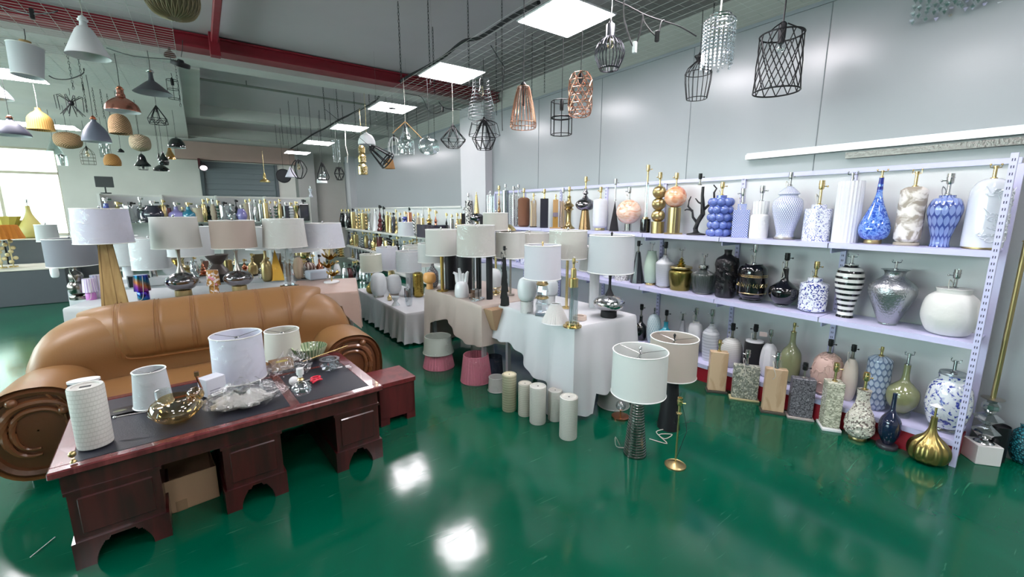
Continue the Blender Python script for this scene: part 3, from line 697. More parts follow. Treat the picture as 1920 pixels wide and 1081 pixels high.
# ---------------- draped tables ----------------
WCL=mat('#c9cbce',.5,bs=25.,bk=.15,nm='white_satin_cloth'); BCL=mat('#b9aba2',.42,bs=25.,bk=.15,nm='beige_satin_cloth'); PCL=mat('#b69c90',.45,bs=25.,bk=.15,nm='dusty_pink_cloth'); GCL=mat('#4c5054',.7,nm='dark_grey_cloth')
def drape(label,x0,x1,y0,y1,z,drop,m,amp=.02,freq=26,seed=1,rc=.02,group=None,flare=.03,rot=None):
    """cloth lying on a table, hanging over all four sides; drop(s,x,y)->hang length"""
    q=random.Random(seed); P=[]; st=.02
    for (ax,ay,bx_,by,nx,ny) in ((x0,y0,x1,y0,0,-1),(x1,y0,x1,y1,1,0),(x1,y1,x0,y1,0,1),(x0,y1,x0,y0,-1,0)):
        L=math.hypot(bx_-ax,by-ay); n=max(4,int(L/st))
        for i in range(n): P.append((ax+(bx_-ax)*i/n,ay+(by-ay)*i/n,nx,ny))
    n=len(P); N=[]
    for i in range(n):
        vx=sum(P[(i+k)%n][2] for k in range(-2,3)); vy=sum(P[(i+k)%n][3] for k in range(-2,3)); l=math.hypot(vx,vy) or 1; N.append((vx/l,vy/l))
    ph=[q.uniform(0,6.28) for _ in range(4)]; cx,cy=(x0+x1)/2,(y0+y1)/2
    rows=[[(cx,cy,z+.001)]*n]
    for k in (.3,.6,.85,.97): rows.append([(cx+(p[0]-cx)*k,cy+(p[1]-cy)*k,z+.003+.0015*math.sin(31*p[0]*k+17*p[1]*k+ph[0])) for p in P])
    rows.append([(p[0],p[1],z+.003) for p in P])
    for t in (.02,.08,.2,.35,.5,.65,.8,.92,1.):
        row=[]
        for i,p in enumerate(P):
            s=i*st; w=math.sin(freq*s+ph[1]+1.3*math.sin(freq*.31*s+ph[2]))*.7+.3*math.sin(freq*2.3*s+ph[3])
            d=drop(p[0],p[1])*(1+.03*w); o=.008+t*(flare+amp*w)*min(1,d/.2)
            row.append((p[0]+N[i][0]*o,p[1]+N[i][1]*o,max(.004,z-d*t)))
        rows.append(row)
    if rot:
        R_=Matrix.Translation((rot[0],rot[1],0))@Matrix.Rotation(rot[2],4,'Z')@Matrix.Translation((-rot[0],-rot[1],0)); rows=[[tuple(R_@Vector(p)) for p in r_] for r_ in rows]
    o=MB().grid(rows,closeu=True).build('tablecloth',m,None); tag(o,label,'tablecloth',group); return o
def ftable(label,x0,x1,y0,y1,z,col='#c8c9cb',group='folding tables hidden under the cloths',rot=None):
    c_=Vector(((x0+x1)/2,(y0+y1)/2,0))
    if rot: c_=Matrix.Translation((rot[0],rot[1],0))@Matrix.Rotation(rot[2],4,'Z')@Matrix.Translation((-rot[0],-rot[1],0))@c_
    r=thing('display_table',label,'table',c_,rot[2] if rot else 0,group); hx,hy=(x1-x0)/2-.01,(y1-y0)/2-.01
    MB().box(-hx,hx,-hy,hy,z-.03,z,.004).build('table_top',mat(col,.5),r,False)
    for sx in(-1,1):
        for sy in(-1,1): MB().box(sx*(hx-.05)-.018,sx*(hx-.05)+.018,sy*(hy-.05)-.018,sy*(hy-.05)+.018,0,z-.03).build('leg',mat('#c9cbd0',.35,.3),r,False)
Tz=.75
ftable('table under the white cloth holding the tall brass crystal lamp',2.17,2.86,2.22,3.22,Tz-.004)
ftable('table under the beige cloth holding the orange mushroom lamp',2.0,2.75,3.26,4.45,Tz-.004)
def dA(x,y):
    d=.42+.22*math.sin(3.3*y+1)
    if x<2.2: d=.30+.38*max(0,1-(y-2.2)/.8)
    if y<2.3: d=.55
    if x<2.35 and y<2.45: d=.72
    return d
drape('white satin cloth draped over the front table beside the cone lamp',2.165,2.865,2.215,3.2,Tz-.003,dA,WCL,.042,17,3,flare=.05)
def dB(x,y):
    d=.34+.07*math.sin(6*y); 
    if y>4.3: d=.66
    return d
drape('beige satin cloth draped over the middle table with the hand sculpture',1.99,2.76,3.24,4.46,Tz-.003,dB,BCL,.03,15,5,flare=.03)
ftable('low table under the long white cloth behind the middle table',1.87,2.55,4.75,6.75,.395)
drape('white satin cloth reaching the floor on the low table of small lamps',1.86,2.56,4.74,6.76,.40,lambda x,y:.37,WCL,.03,30,9,flare=.03)
RT=(1.28,4.7,-.26)
ftable('long table behind the sofa carrying the row of big shades',-1.15,1.28,4.72,5.65,Tz-.004,rot=RT)

drape('white cloth over the long table right behind the sofa',-1.16,.6,4.71,5.66,Tz-.003,lambda x,y:.5,WCL,.02,20,11,flare=.02,rot=RT)
drape('dusty pink satin cloth over the right end of the table behind the sofa',.62,1.3,4.66,5.66,Tz-.002,lambda x,y:(.14 if x<1.15 else .22+.2*max(0,(x-1.15)/.15)*(1 if y<4.9 else .3)),PCL,.012,18,13,flare=.02,rot=RT)
cb=thing('cardboard_box','large brown cardboard carton under the pink cloth beside the sofa back','box',(1.02,4.98,0))
MB().box(-.2,.2,-.2,.2,0,.66,.002).build('carton_body',CARD,cb,False); MB().box(-.202,.202,-.215,-.2,.36,.40).build('flap',CARD,cb,False)
RT2=(1.3,6.05,-.2)
ftable('second long table farther behind the sofa with the pyramid lamp',-1.3,1.3,6.05,6.95,Tz-.004,rot=RT2)
drape('white cloth over the second long table farther behind the sofa',-1.31,1.31,6.04,6.96,Tz-.003,lambda x,y:.55,WCL,.02,20,15,flare=.02,rot=RT2)
# folded-back corner showing a carton between the two centre tables
cb=thing('cardboard_box','brown cardboard carton peeking out between the beige and white cloths','box',(2.13,3.2,.52),.15)
MB().frustum(.1,.06,.24,.14,0,.205).build('carton_body',CARD,cb,False)
# dark grey covered counters at far left
def block(label,x0,x1,y0,y1,z,m,name='covered_counter',cat='counter',group=None,z0=0):
    o=thing(name,label,cat,((x0+x1)/2,(y0+y1)/2,z0),0,group); hx,hy=(x1-x0)/2,(y1-y0)/2
    MB().box(-hx,hx,-hy,hy,0,z-z0-.02,.01).build('body',m,o,False); MB().box(-hx-.01,hx+.01,-hy-.01,hy+.01,z-z0-.02,z-z0,.004).build('top',mat('#b9b6a8',.6),o,False)
    return o
block('low dark grey cloth covered counter at the far left under the orange shade',-5.2,-2.05,10.7,11.9,.62,GCL)
block('taller dark grey cloth covered counter with the yellow vase on it',-3.0,-1.75,11.95,12.9,1.08,GCL)
# ================= lamps on the lavender rack =================
CRYS=glassm('#c9d0d4',.03,.9,'dense_crystal')
T_=('X',3.90,1.371); M_=('X',3.90,.811); B_=('X',3.89,.171)
gt,gm_,gb='lamp bases on the top shelf of the lavender rack','lamp bases on the middle shelf of the lavender rack','lamp bases on the bottom shelf of the lavender rack'
BW1=pat('lattice','#dfe3ee','#4a5c9a',105.,.2,20,.32,coat=.6); BW2=pat('floral','#dfe2ec','#3b4a97',34.,.2,10,.72,coat=.6); BW3=pat('floral','#e1e4ee','#27348c',19.,.15,10,.62,coat=.7)
TILE=pat('lattice','#cfd6ec','#3d55a8',150.,.25,16,.45,coat=.4)
QUIL=pat('petal','#7d90c6','#3f4f8f',15.,.12,16,.86,coat=.8,bk=.5); BUB=mat('#5a6db0',.1,coat=1,nm='periwinkle_glaze')
BGLZ=pat('noise','#2a4fae','#7da3e6',46.,.08,thr=.5,c3='#3f6cc8',coat=1); DKB=mat('#1a2a86',.1,coat=1)
CAMO=pat('noise','#ddd9d2','#9c9284',11.,.55,thr=.5,stretch=1.1)
ORM=pat('bands','#c9683f','#dda27c',7.,.08,thr=.5,c3='#e8c3a6',coat=1); ORM2=pat('bands','#dd9a74','#e9cdb9',7.,.08,thr=.5,c3='#d98a66',coat=1)
def B_rel(r,s,b0,m):
    P=smoothp([(a*s.R,b0+b*(s.H-b0)) for a,b in PR['dome']],3); MB().lathe(P,40).build('body',m,r); t=MB(); q=random.Random(8)
    for j in range(34):
        a=-PI/2+q.uniform(-.1,1.7); z=s.H*q.uniform(.12,.82); c=Vector((s.R*math.cos(a),s.R*math.sin(a),z)); e=Vector((-math.sin(a),math.cos(a),0)); o_=q.random()*6
        t.tube([c+e*.019*math.cos(o_+x*.6)+Vector((0,0,.013*math.sin(o_+x*.6))) for x in range(8)],.0045,5)
        t.tube([c,c+e*q.uniform(-.04,.04)+Vector((0,0,q.uniform(-.05,.05)))],.003,4)
    t.build('flower_relief',m,r)
lamp('tall white glazed lamp base with flower relief and brass foot at the shelf end',1838,0,335,308,84,T_,B_rel,mat('#d0d4dc',.12,coat=.9),'gf',(.05,.92,AGOLD),group=gt)
lamp('blue scalloped ginger jar lamp base between the white relief and taupe ones',1760,0,366,325,70,T_,'jar',QUIL,'s',group=gt,cordm=mat('#7d7f84',.5))
lamp('white lamp base with taupe camouflage blotches on the top shelf',1698,0,350,318,54,T_,'rcyl',CAMO,'gf',(.05,.95,mat('#a59c8e',.6)),group=gt)
def blueteardrop(r,s,b0,m):
    MB().lathe(smoothp([(a*s.R,b0+b*(s.H-b0)*.9) for a,b in PR['teardrop']],4),36).build('body',BGLZ,r)
    MB().lathe([(s.R*.19,s.H*.82),(s.R*.165,s.H*.9),(s.R*.15,s.H)],20).build('neck_glaze',DKB,r)
lamp('cobalt blue speckled teardrop lamp base with long dark neck and brass foot',1635,0,333,318,64,T_,blueteardrop,None,'gf',(.06,.55,AGOLD),group=gt)
lamp('tall white ribbed cylinder lamp base leaning beside the rack upright',1582,0,345,322,50,T_,'cyl',mat('#d9dade',.5),'sf',fl=(22,.035),group=gt)
lamp('blue and white floral tea caddy lamp base with gold socket',1528,0,384,338,54,T_,B_stack([(0,.85,'cyl',1,BW2,'body'),(.85,1,'cyl',.55,BW2,'lid')]),BW2,'g',group=gt,cordm=CORDW)
lamp('white ginger jar lamp base with fine blue lattice and domed lid',1470,0,348,323,60,T_,'ginger',BW1,'s',(.05,.7,SAT),group=gt,cordm=CORDW)
lamp('white face vase lamp base with a ribbed crown',1421,0,377,348,36,T_,B_face,CERM,'s',group=gt)
lamp('square blue and white tile patterned lamp base with stepped top',1386,0,382,353,34,T_,B_stack([(0,.82,'box',.9,TILE,'body'),(.82,1,'box',.5,TILE,'stepped_top')]),TILE,'s',group=gt,cordm=CORDW)
lamp('periwinkle blue lamp base made of stacked bubbles',1347,0,366,341,50,T_,B_bubbles,BUB,'g',group=gt,cordm=CORDW)
lamp('black branching twig lamp base with black socket',1305,0,347,325,50,('X',3.92,1.371),B_tree,mat('#17181a',.5,bs=60.,bk=.4),'k',group=gt)
lamp('orange marbled globe lamp base on a fluted brass column',1262,0,349,324,48,T_,B_ballon(.56,AGOLD,.48),ORM,'g',group=gt)
lamp('lamp base of three ribbed brass balls on a brass drum',1232,0,349,323,26,T_,B_balls(3),AGOLD,'g',group=gt)
lamp('slim clear crystal rod lamp base on a black cylinder with tall brass socket',1209,0,345,309,22,T_,B_stack([(0,.27,'cyl',.9,BGL,'base'),(.27,.32,'cyl',.5,GOLD,'collar'),(.32,1,'cyl',.3,CRY,'crystal_rod')]),None,'g',group=gt)
lamp('peach marbled globe lamp base on a small chrome foot',1177,0,374,351,41,T_,B_ballon(.25,SILV,.3),ORM2,'s',group=gt,cordm=CORDW)
lamp('black double wedge lamp base with silver neck',1151,0,376,335,20,T_,B_stack([(0,1,'fr',.9,BRIM,'body',{'t':.012,'d':.5})]),BRIM,'s',group=gt)
lamp('matte white rounded cylinder lamp base with pale brass foot on the top shelf',1124,0,372,350,27,T_,'rcyl',mat('#cfd2d8',.6),'g',(.08,.7,mat('#c9bd93',.3,1)),group=gt)
def conemerc(r,s,b0,m):
    MB().lathe([(s.R*.62,0),(s.R*.6,.01),(s.R*.35,s.H*.5)],28).build('cone_foot',mat('#a98d66',.25,1),r)
    MB().lathe(smoothp([(s.R*a,s.H*(.46+.3*b)) for a,b in PR['ellip']],3),32).build('globe',MERC,r)
    MB().lathe(smoothp([(s.R*.4,s.H*.74),(s.R*.15,s.H*.84),(s.R*.3,s.H*.88),(s.R*.2,s.H*.93),(s.R*.12,s.H)],3),20).build('neck',MERC,r)
lamp('smoky mercury glass disc lamp base on a brass cone foot',1096,0,353,331,37,T_,conemerc,None,'g',group=gt)
lamp('turned champagne brass lamp base with flared rings on the top shelf',1066,0,368,350,24,T_,'trump',mat('#b09a6c',.25,1),'g',group=gt)
lamp('lamp base of upright pale wooden sticks behind the turned brass one',1055,0,375,352,14,('X',3.98,1.371),B_poles(8),mat('#b99f80',.6),'s',group=gt)
lamp('slim square lamp base of light and dark wood blocks with a foot plate',1041,0,374,364,13,T_,B_stack([(0,.03,'box',1.6,mat('#b99460',.5),'base'),(.03,.4,'box',.75,mat('#c2964f',.3,.6),'lower_block'),(.4,.55,'box',.75,mat('#7d7180',.6),'middle_block'),(.55,1,'box',.75,mat('#b08a5a',.5),'upper_block')]),None,'g',group=gt)
lamp('plain black square column lamp base with gold socket',1020,0,372,354,15,T_,B_box(.9),mat('#1b1d2a',.4),'g',group=gt)
lamp('lamp base bundled from pale driftwood branches',1000,0,375,362,15,T_,B_poles(9),mat('#b7a384',.7,bs=60.),'g',group=gt)
lamp('brown woven rattan capsule lamp base on the top shelf',982,0,370,353,22,T_,'rcyl',pat('weave','#8e5f43','#4f3020',900.,.6,34,bk=.8),'g',group=gt)
lamp('silver openwork zigzag column lamp base, taller one',963,0,366,349,15,T_,B_zig,SILV,'s',group=gt)
lamp('slim silver beaded column lamp base right of the zigzag one',972,0,362,346,9,('X',3.98,1.371),'spire',SILV,'s',group=gt)
lamp('polished steel cylinder lamp base on the far part of the top shelf',948,0,360,345,13,T_,'cyl',mat('#9aa0a6',.12,1),'s',group=gt)
lamp('slender rosy gold spire lamp base on the far part of the top shelf',936,0,366,348,11,T_,'spire',mat('#b08e70',.25,1),'g',group=gt)
lamp('clear ribbed glass cylinder lamp base on the far part of the top shelf',920,0,368,358,14,T_,'cyl',CRY,'s',fl=(14,.05),group=gt)
lamp('brass cone lamp base on a smoky glass ball, far end of top shelf',894,0,365,360,26,('X',3.8,1.371),B_stack([(0,.12,'cyl',.3,GOLD,'foot'),(.1,.4,'ellip',1,MERC,'globe'),(.38,1,'cone',.42,GOLD,'cone')]),None,'g',group=gt)
lamp('black and white mosaic lamp base at the far end of the top shelf',879,0,378,362,13,('X',3.95,1.371),'cyl',pat('vor','#e4e2dc','#25242a',70.,.3,thr=.5),'s',group=gt)
lamp('black square block beside the smoky ball on the far end of the top shelf',906,0,405,None,12,('X',3.76,1.371),B_box(.9),BRIM,None,group=gt,name='black_block',cat='block')
lamp('small black square column lamp base at the very end of the top shelf',870,0,400,388,9,T_,B_box(.9),BRIM,'s',group=gt)
# middle shelf
lamp('large squat white rustic clay pot lamp base at the right end of the middle shelf',1774,0,540,505,118,('X',3.88,.811),'pot',mat('#d2d2ce',.75,bs=22.,bk=.7),'s',group=gm_,cordm=CORDW)
lamp('silver hammered urn lamp base on the middle shelf',1663,0,505,488,96,('X',3.88,.811),'urn',mat('#a9acb0',.25,.85,bs=75.,bk=1.),'sf',(.04,.4,CRY),group=gm_)
lamp('black and white horizontally striped jar lamp base',1583,0,495,477,57,M_,'jar',pat('stripes','#101014','#dcdcd8',1/.042,.15,12,.42,coat=.8),'sf',group=gm_)
lamp('white drum lamp base painted with dark blue flowers and a lid',1521,0,519,490,56,M_,B_stack([(0,.86,'rcyl',1,BW3,'body'),(.84,1,'dome',.55,BW3,'lid')]),None,'g',group=gm_,cordm=CORDW)
lamp('glossy black squat bottle lamp base on a clear glass foot',1466,0,503,474,59,M_,'bulb',BGL,'k',(.05,.5,GLS),group=gm_,cordm=CORDW)
def blackgold(r,s,b0,m):
    MB().lathe(smoothp([(s.R*a,b0+(s.H-b0)*b) for a,b in [(.7,0),(.72,.06),(.95,.12),(1,.3),(1,.75),(.9,.9),(.65,.97),(.6,1)]],3),36).build('body',BGL,r)
    for z in (.25,.68,.72): MB().ring(s.R*1.0,s.H*z,.004,36,4).build('gold_band',GOLD,r)
    t=MB()
    for k in range(14):
        a=2*PI*k/14; c=[(s.R*1.005*math.cos(a+.16*math.cos(u*PI/5)),s.R*1.005*math.sin(a+.16*math.cos(u*PI/5)),s.H*(.46+.055*math.sin(u*PI/5*2))) for u in range(10)]; t.tube(c,.0022,4,True)
    t.build('gold_scrollwork',GOLD,r)
lamp('black and gold banded barrel lamp base with clear glass foot',1407,0,494,458,56,M_,blackgold,None,'s',(.06,.8,GLS),group=gm_,cordm=CORDW)
lamp('matte black vase covered with relief roses',1358,0,468,None,46,M_,B_rose,mat('#1a191d',.35,coat=.3),None,group=gm_,name='relief_vase',cat='vase')
lamp('smoky grey ribbed glass jar lamp base with chrome collar',1316,0,497,476,46,M_,B_stack([(0,.05,'cyl',.6,SAT,'base'),(.05,.92,'shoulder',1,pat('flutes','#4f5854','#39413f',1.,.1,60,coat=.8,bk=.6),'body'),(.9,1,'cyl',.42,SILV,'collar')]),None,'sf',group=gm_)
lamp('antique gold mercury glass lamp base with pointed neck',1274,0,482,465,46,M_,B_stack([(0,.78,'shoulder',1,mat('#857a43',.25,.9,bs=30.,bk=.4),'body'),(.66,.72,'cyl',.93,GOLD,'rim_band'),(.7,1,'spire',.5,mat('#b0a25e',.2,1),'neck')]),None,'sf',group=gm_)
lamp('white finely ringed bottle lamp base with black socket on the middle shelf',1244,0,478,453,35,M_,'shoulder',pat('stripes','#d8dade','#b3b6bb',95.,.35,12,.7,bk=.6),'k',(.05,.7,SAT),group=gm_)
lamp('pale celadon green slim lamp base with brass foot',1219,0,470,455,27,M_,'slim',mat('#a9bdae',.45),'sf',(.07,.7,GOLD),group=gm_)
lamp('black tapered lamp base partly behind the big white shade',1194,0,472,451,26,M_,'cone',mat('#22232c',.25,coat=.4),'k',fl=(8,.05),group=gm_)
lamp('white lamp base with grey floral pattern below the big white shade',1165,0,508,500,26,M_,'cyl',pat('floral','#d8d8d6','#4a4a4e',30.,.3,thr=.6),None,group=gm_)
lamp('white banded low lamp base left of the floral one',1141,0,508,500,20,M_,'rcyl',pat('stripes','#d8dade','#a3a6ab',60.,.35,12,.7),None,group=gm_)
lamp('clear ribbed glass bowl lamp base on a dark foot on the middle shelf',1112,0,500,492,26,M_,'ellip',CRY,None,fl=(16,.05),group=gm_)
lamp('small blue and white patterned jar on the far part of the middle shelf',985,0,480,474,18,M_,'rcyl',BW2,None,group=gm_)
lamp('second small blue and white patterned jar on the far part of the middle shelf',972,0,482,476,14,('X',3.96,.811),'jar',BW3,None,group=gm_)
lamp('dark grey bowl lamp base on the far part of the middle shelf',936,0,478,470,26,('X',3.85,.811),'ellip',mat('#3a3c42',.3),None,group=gm_)
# bottom shelf
lamp('blue splashed white ginger jar lamp base with grey lid on the bottom shelf',1768,0,698,673,96,('X',3.87,.171),B_stack([(.06,.96,'pot',1,pat('noise','#d6dade','#3c4aa0',40.,.12,thr=.56,c3='#2c3480',coat=.9),'body'),(.94,1,'cyl',.6,mat('#9ba0a6',.25,.5),'lid')]),None,'sf',(.06,.66,CRY),group=gb)
lamp('olive green spinning top lamp base on the bottom shelf',1686,0,683,660,70,B_,'bulb',mat('#7f835e',.1,coat=1),'sf',(.08,.62,GLS),group=gb)
lamp('light blue petal relief jar lamp base on the bottom shelf',1637,0,667,650,50,B_,'rcyl',pat('petal','#a5b4c6','#61738f',22.,.2,14,.8,coat=.6,bk=.8),'g',group=gb)
lamp('cream slender lamp base with black socket behind the mother of pearl block',1587,0,672,646,32,B_,'egg',mat('#c9c0b2',.5),'k',group=gb,cordm=CORDW)
lamp('pink coral ribbon relief lamp base with black socket',1545,0,662,636,62,B_,B_brain,mat('#c2a69b',.5),'k',group=gb)
lamp('olive green bottle lamp base with clear glass foot on the bottom shelf',1477,0,622,605,42,B_,'bottle',mat('#7b8160',.1,coat=1),'g',(.06,.7,GLS),group=gb)
lamp('white faceted egg lamp base on the bottom shelf',1437,0,643,618,35,B_,'egg',mat('#d3d6da',.5),'s',seg=9,group=gb)
lamp('black drum lamp base with white top and a paper tag',1409,0,636,608,38,B_,B_stack([(0,.9,'cyl',1,BRIM,'body'),(.88,1,'dome',.92,CER,'white_top')]),None,'k',group=gb,cordm=CORDW)
_t=[o for o in C.objects if str(o.get('label','')).startswith('black drum lamp base with white top')][0]; MB().box(-.03,.03,-.0006,.0006,-.02,.02).build('paper_tag',mat('#d9c3c0',.6),_t,False,(.06,-.03,.37))
lamp('white ringed ball lamp base with black socket on the bottom shelf',1368,0,633,606,44,B_,'egg',pat('stripes','#d6d6d2','#b9b9b4',60.,.5,12,.8,bk=.6),'k',group=gb,cordm=CORDW)
lamp('white ribbed milk bottle lamp base on the bottom shelf',1329,0,606,580,33,B_,'shoulder',pat('stripes','#cfd1d6','#aeb1b8',34.,.4,12,.75,bk=.8),'s',group=gb)
lamp('glossy white jar lamp base with flared lip on the bottom shelf',1300,0,602,577,28,B_,'jar',CER,'s',group=gb,cordm=CORDW)
lamp('pale grey conical lamp base on the bottom shelf',1276,0,600,586,24,B_,'cone',mat('#a9adb4',.4),'sf',group=gb)
lamp('turquoise glazed bottle lamp base with black socket',1246,0,602,581,32,B_,'bottle',mat('#2f93a8',.12,coat=1),'k',group=gb)
lamp('pale aqua glass lamp base with raised lattice',1224,0,588,577,28,B_,'egg',pat('lattice','#a3bfc6','#e0eaec',60.,.15,10,.25,coat=.8),'s',group=gb)
lamp('glossy black bottle lamp base at the far part of the bottom shelf',1200,0,592,570,24,B_,'bottle',BGL,'k',group=gb)
lamp('cream beaker shaped lamp base at the far part of the bottom shelf',1184,0,612,593,20,('X',3.8,.171),'hour',CREAM,'g',group=gb)
# floor row
gf='lamp bases standing on the floor in front of the rack'
TRAV=pat('noise','#c9b091','#b89c7c',9.,.4,thr=.5,stretch=.4); TERR=pat('vor','#8f948a','#c9c9ba',95.,.3,thr=.45,c3='#6f7568'); GTERR=pat('vor','#6e6d74','#3a393f',150.,.4,thr=.62,c3='#98979d'); MOP=pat('vor','#b9bba6','#8f9180',95.,.25,thr=.45,c3='#dcdccb',stretch=2.)
FZ=('Z',0.)
def block_lamp(label,px,yb,ybd,yt,w,m,basem,sock,dr=.4,cordm=None,seg=32,rz=-PI/2+.25):
    return lamp(label,px,yb,ybd,yt,w,FZ,B_stack([(0,.05,'box',1.15,basem,'base',{'d':dr*1.3}),(.05,1,'box',1,m,'body',{'d':dr,'bev':.004})]),m,sock,group=gf,cordm=cordm,rz=rz)
block_lamp('upright beige travertine block lamp base nearest the beige shade',1342,733,658,637,34,TRAV,mat('#3c3630',.5),'g',.5,rz=-.9)
block_lamp('wide green and white pebble terrazzo block lamp base on the floor',1394,748,684,656,50,TERR,mat('#b9ad86',.5),'s',.3,CORDW,rz=-1.0)
block_lamp('upright beige travertine block lamp base with hanging flex, between the two terrazzo blocks',1447,772,690,660,42,TRAV,mat('#4a443c',.5),'s',.4,CORDW,rz=-1.0)
block_lamp('speckled dark grey terrazzo block lamp base with black socket',1498,782,708,680,46,GTERR,mat('#a49c98',.5),'k',.45,rz=-1.0)
block_lamp('square column lamp base of mother of pearl mosaic on a white plinth',1553,800,714,680,34,MOP,WHT,'g',1.,rz=-1.0)
def pebble(r,s,b0,m):
    P=smoothp([(a*s.R,b0+b*(s.H-b0)) for a,b in [(.55,0),(.9,.1),(1,.26),(.85,.45),(.55,.64),(.42,.78),(.42,.9),(.46,1)]],4); q=random.Random(4)
    rows=[[(r0*(1+q.uniform(-.06,.06))*math.cos(2*PI*i/40),r0*(1+q.uniform(-.06,.06))*math.sin(2*PI*i/40),z) for i in range(40)] for r0,z in P]
    MB().grid(rows,closeu=True).build('body',m,r,False)
lamp('bottle shaped lamp base crusted with black and white shell chips',1607,822,730,698,62,FZ,pebble,pat('vor','#c9c5b8','#6d615c',105.,.5,thr=.75,c3='#e6e4dc',bk=.6),'g',(.06,.6,AGOLD),group=gf)
lamp('glossy navy blue long necked bottle lamp base on the floor',1662,838,737,None,47,FZ,'bulb',mat('#141c38',.08,coat=1),None,(.07,.95,mat('#3a3a40',.3)),group=gf)
lamp('squat antique brass pumpkin lamp base with a clear spike on the floor',1737,864,781,755,88,FZ,[0],mat('#a08e58',.3,1),None,group=gf) if 0 else None
def pumpkin(r,s,b0,m):
    P=smoothp([(s.R*a,s.H*b) for a,b in [(.5,0),(.88,.08),(1,.24),(.86,.42),(.4,.58),(.2,.72),(.16,.86),(.15,1)]],4); MB().lathe(P,96,fl=(12,.045)).build('body',m,r)
    MB().tube([(0,0,s.H),(0,0,s.T*.93)],.006,8).build('stem',m,r); MB().lathe([(0,-.015),(.035,0),(.0,.02)],8,(0,0,s.T*.95)).build('clear_finial',mat('#d5d8da',.1,coat=.6),r,False)
lamp('squat antique brass pumpkin lamp base with a clear spike on the floor',1737,864,781,755,88,FZ,pumpkin,mat('#a08e58',.3,1),None,group=gf)
lamp('black cylinder lamp base behind the crystal floor lamp',1862,856,800,None,46,('X',4.06,0.),'cyl',mat('#17171b',.3),None,group=gf)
lamp('turquoise pierced ceramic pot cut off by the right edge of the picture',1920,866,797,None,82,FZ,'pot',pat('voredge','#2f7f8c','#0d3038',55.,.25,thr=.16,bk=1.),None,group=gf,name='ceramic_pot',cat='pot')
s=spec(1837,862,820,757,46,FZ); r=thing('floor_lamp','floor lamp with stacked crystals on a white marble cube and a tall brass pole','lamp',s.p,-.9)
MB().box(-.065,.065,-.065,.065,0,.13,.004).build('base',mat('#d3d1cf',.3),r,False)
z=.13; MB().lathe([(.05,z),(.04,z+.01),(.02,z+.02)],20).build('collar',SILV,r)
MB().lathe([(.02,z+.02),(.07,z+.075),(.02,z+.12)],8).build('crystal',CRYS,r,False); MB().lathe([(.02,z+.125),(.075,z+.165),(.03,z+.2)],8).build('crystal',CRYS,r,False); MB().ball((0,0,z+.245),.045,10).build('crystal',CRYS,r,False)
MB().lathe([(.012,z+.12),(.02,z+.123),(.012,z+.126)],12).build('washer',SILV,r); MB().lathe([(.012,z+.19),(.03,z+.2),(.012,z+.21)],12).build('washer',SILV,r); MB().lathe([(.01,z+.29),(.05,z+.295),(.055,z+.30),(.01,z+.305)],24).build('metal_plate',SAT,r)
MB().tube([(0,0,z+.3),(0,0,1.42)],.013,10).build('pole',AGOLD,r); fitting(r,1.42,.1,'g')
# ================= lamps standing on the floor in the middle =================
s=spec(1190,850,752,652,43,FZ); r=thing('table_lamp','ribbed chrome cone lamp with white drum shade standing on the green floor','lamp',s.p,s.face)
R0=s.R*1.02; zsb=hgt(s.p,748); zst=hgt(s.p,665); Rs=halfw(s.p+Vector((0,0,.55)),105)
zsb=hgt(s.p,735); zst=zsb+.285
P=[]; n=26
for k in range(n): 
    z=zsb*1.08*k/n; q=R0*(1-.62*k/n); P+=[(q*.93,z),(q,z+zsb*.2/n),(q,z+zsb*.85/n)]
MB().lathe([(R0,0)]+P,36).build('ribbed_body',mat('#8f8e8b',.22,1),r)
MB().tube([(0,0,zsb),(0,0,zst)],.006,8).build('neck',SILV,r)
shade(r,zsb,zst-zsb,Rs,Rs*.99,'#e0e3e0',False,fin='s'); cord(r,[(-.05,.05,.006),(-.12,.02,.02),(-.13,.0,.1),(-.1,.06,.01)],.003)
s=spec(1253,800,700,632,44,FZ); r=thing('table_lamp','matte black tapered lamp with beige drum shade behind the chrome cone lamp','lamp',s.p,s.face)
zsb=hgt(s.p,702); zst=hgt(s.p,640)+.0; Rs=halfw(s.p+Vector((0,0,.5)),92)
MB().lathe([(s.R,0),(s.R*.98,.01),(s.R*.55,zsb*1.05)],32).build('tapered_body',BRIM,r)
MB().tube([(0,0,zsb),(0,0,zsb+.27)],.006,8).build('neck',SILV,r); shade(r,zsb,.285,Rs,Rs*.99,'#cfc5ba',fin='k')
cord(r,[(-.02,-.06,.01),(-.08,-.12,.006),(-.02,-.2,.006),(.03,-.12,.008),(-.06,-.16,.008),(.0,-.26,.006),(-.12,-.24,.006)],.003)
s=spec(1266,872,775,745,42,FZ); r=thing('table_lamp','slim bare brass stick lamp with round foot on the green floor','lamp',s.p,s.face)
MB().lathe([(s.R,0),(s.R,.008),(s.R*.85,.014),(s.R*.8,.012),(s.R*.5,.022),(.012,.03)],36).build('base',AGOLD,r); MB().tube([(0,0,.02),(0,0,s.H)],.006,10).build('pole',GOLD,r); fitting(r,s.H,s.T-s.H,'g')
MB().tube([(-.018,0,s.T-.03),(-.02,0,s.T-.12),(-.02,0,s.T-.17)],.0015,5).ball((-.02,0,s.T-.175),.004,6).build('pull_chain',BLK,r); cord(r,[(.01,0,s.T-.03),(.05,.01,s.T-.2),(.04,0,.2),(.0,.02,.03)],.002,CORDB)
s=spec(1163,782,770,740,34,FZ); r=thing('table_lamp','small lamp base with round brass foot and crystal ball beside the chrome cone lamp','lamp',s.p,0)
MB().lathe([(s.R,0),(s.R,.014),(s.R*.9,.016)],28).build('base',COP,r); MB().tube([(0,0,.014),(0,0,.06)],.006,8).build('neck',GOLD,r); MB().ball((0,0,.1),.04,12).build('crystal',CRY,r)
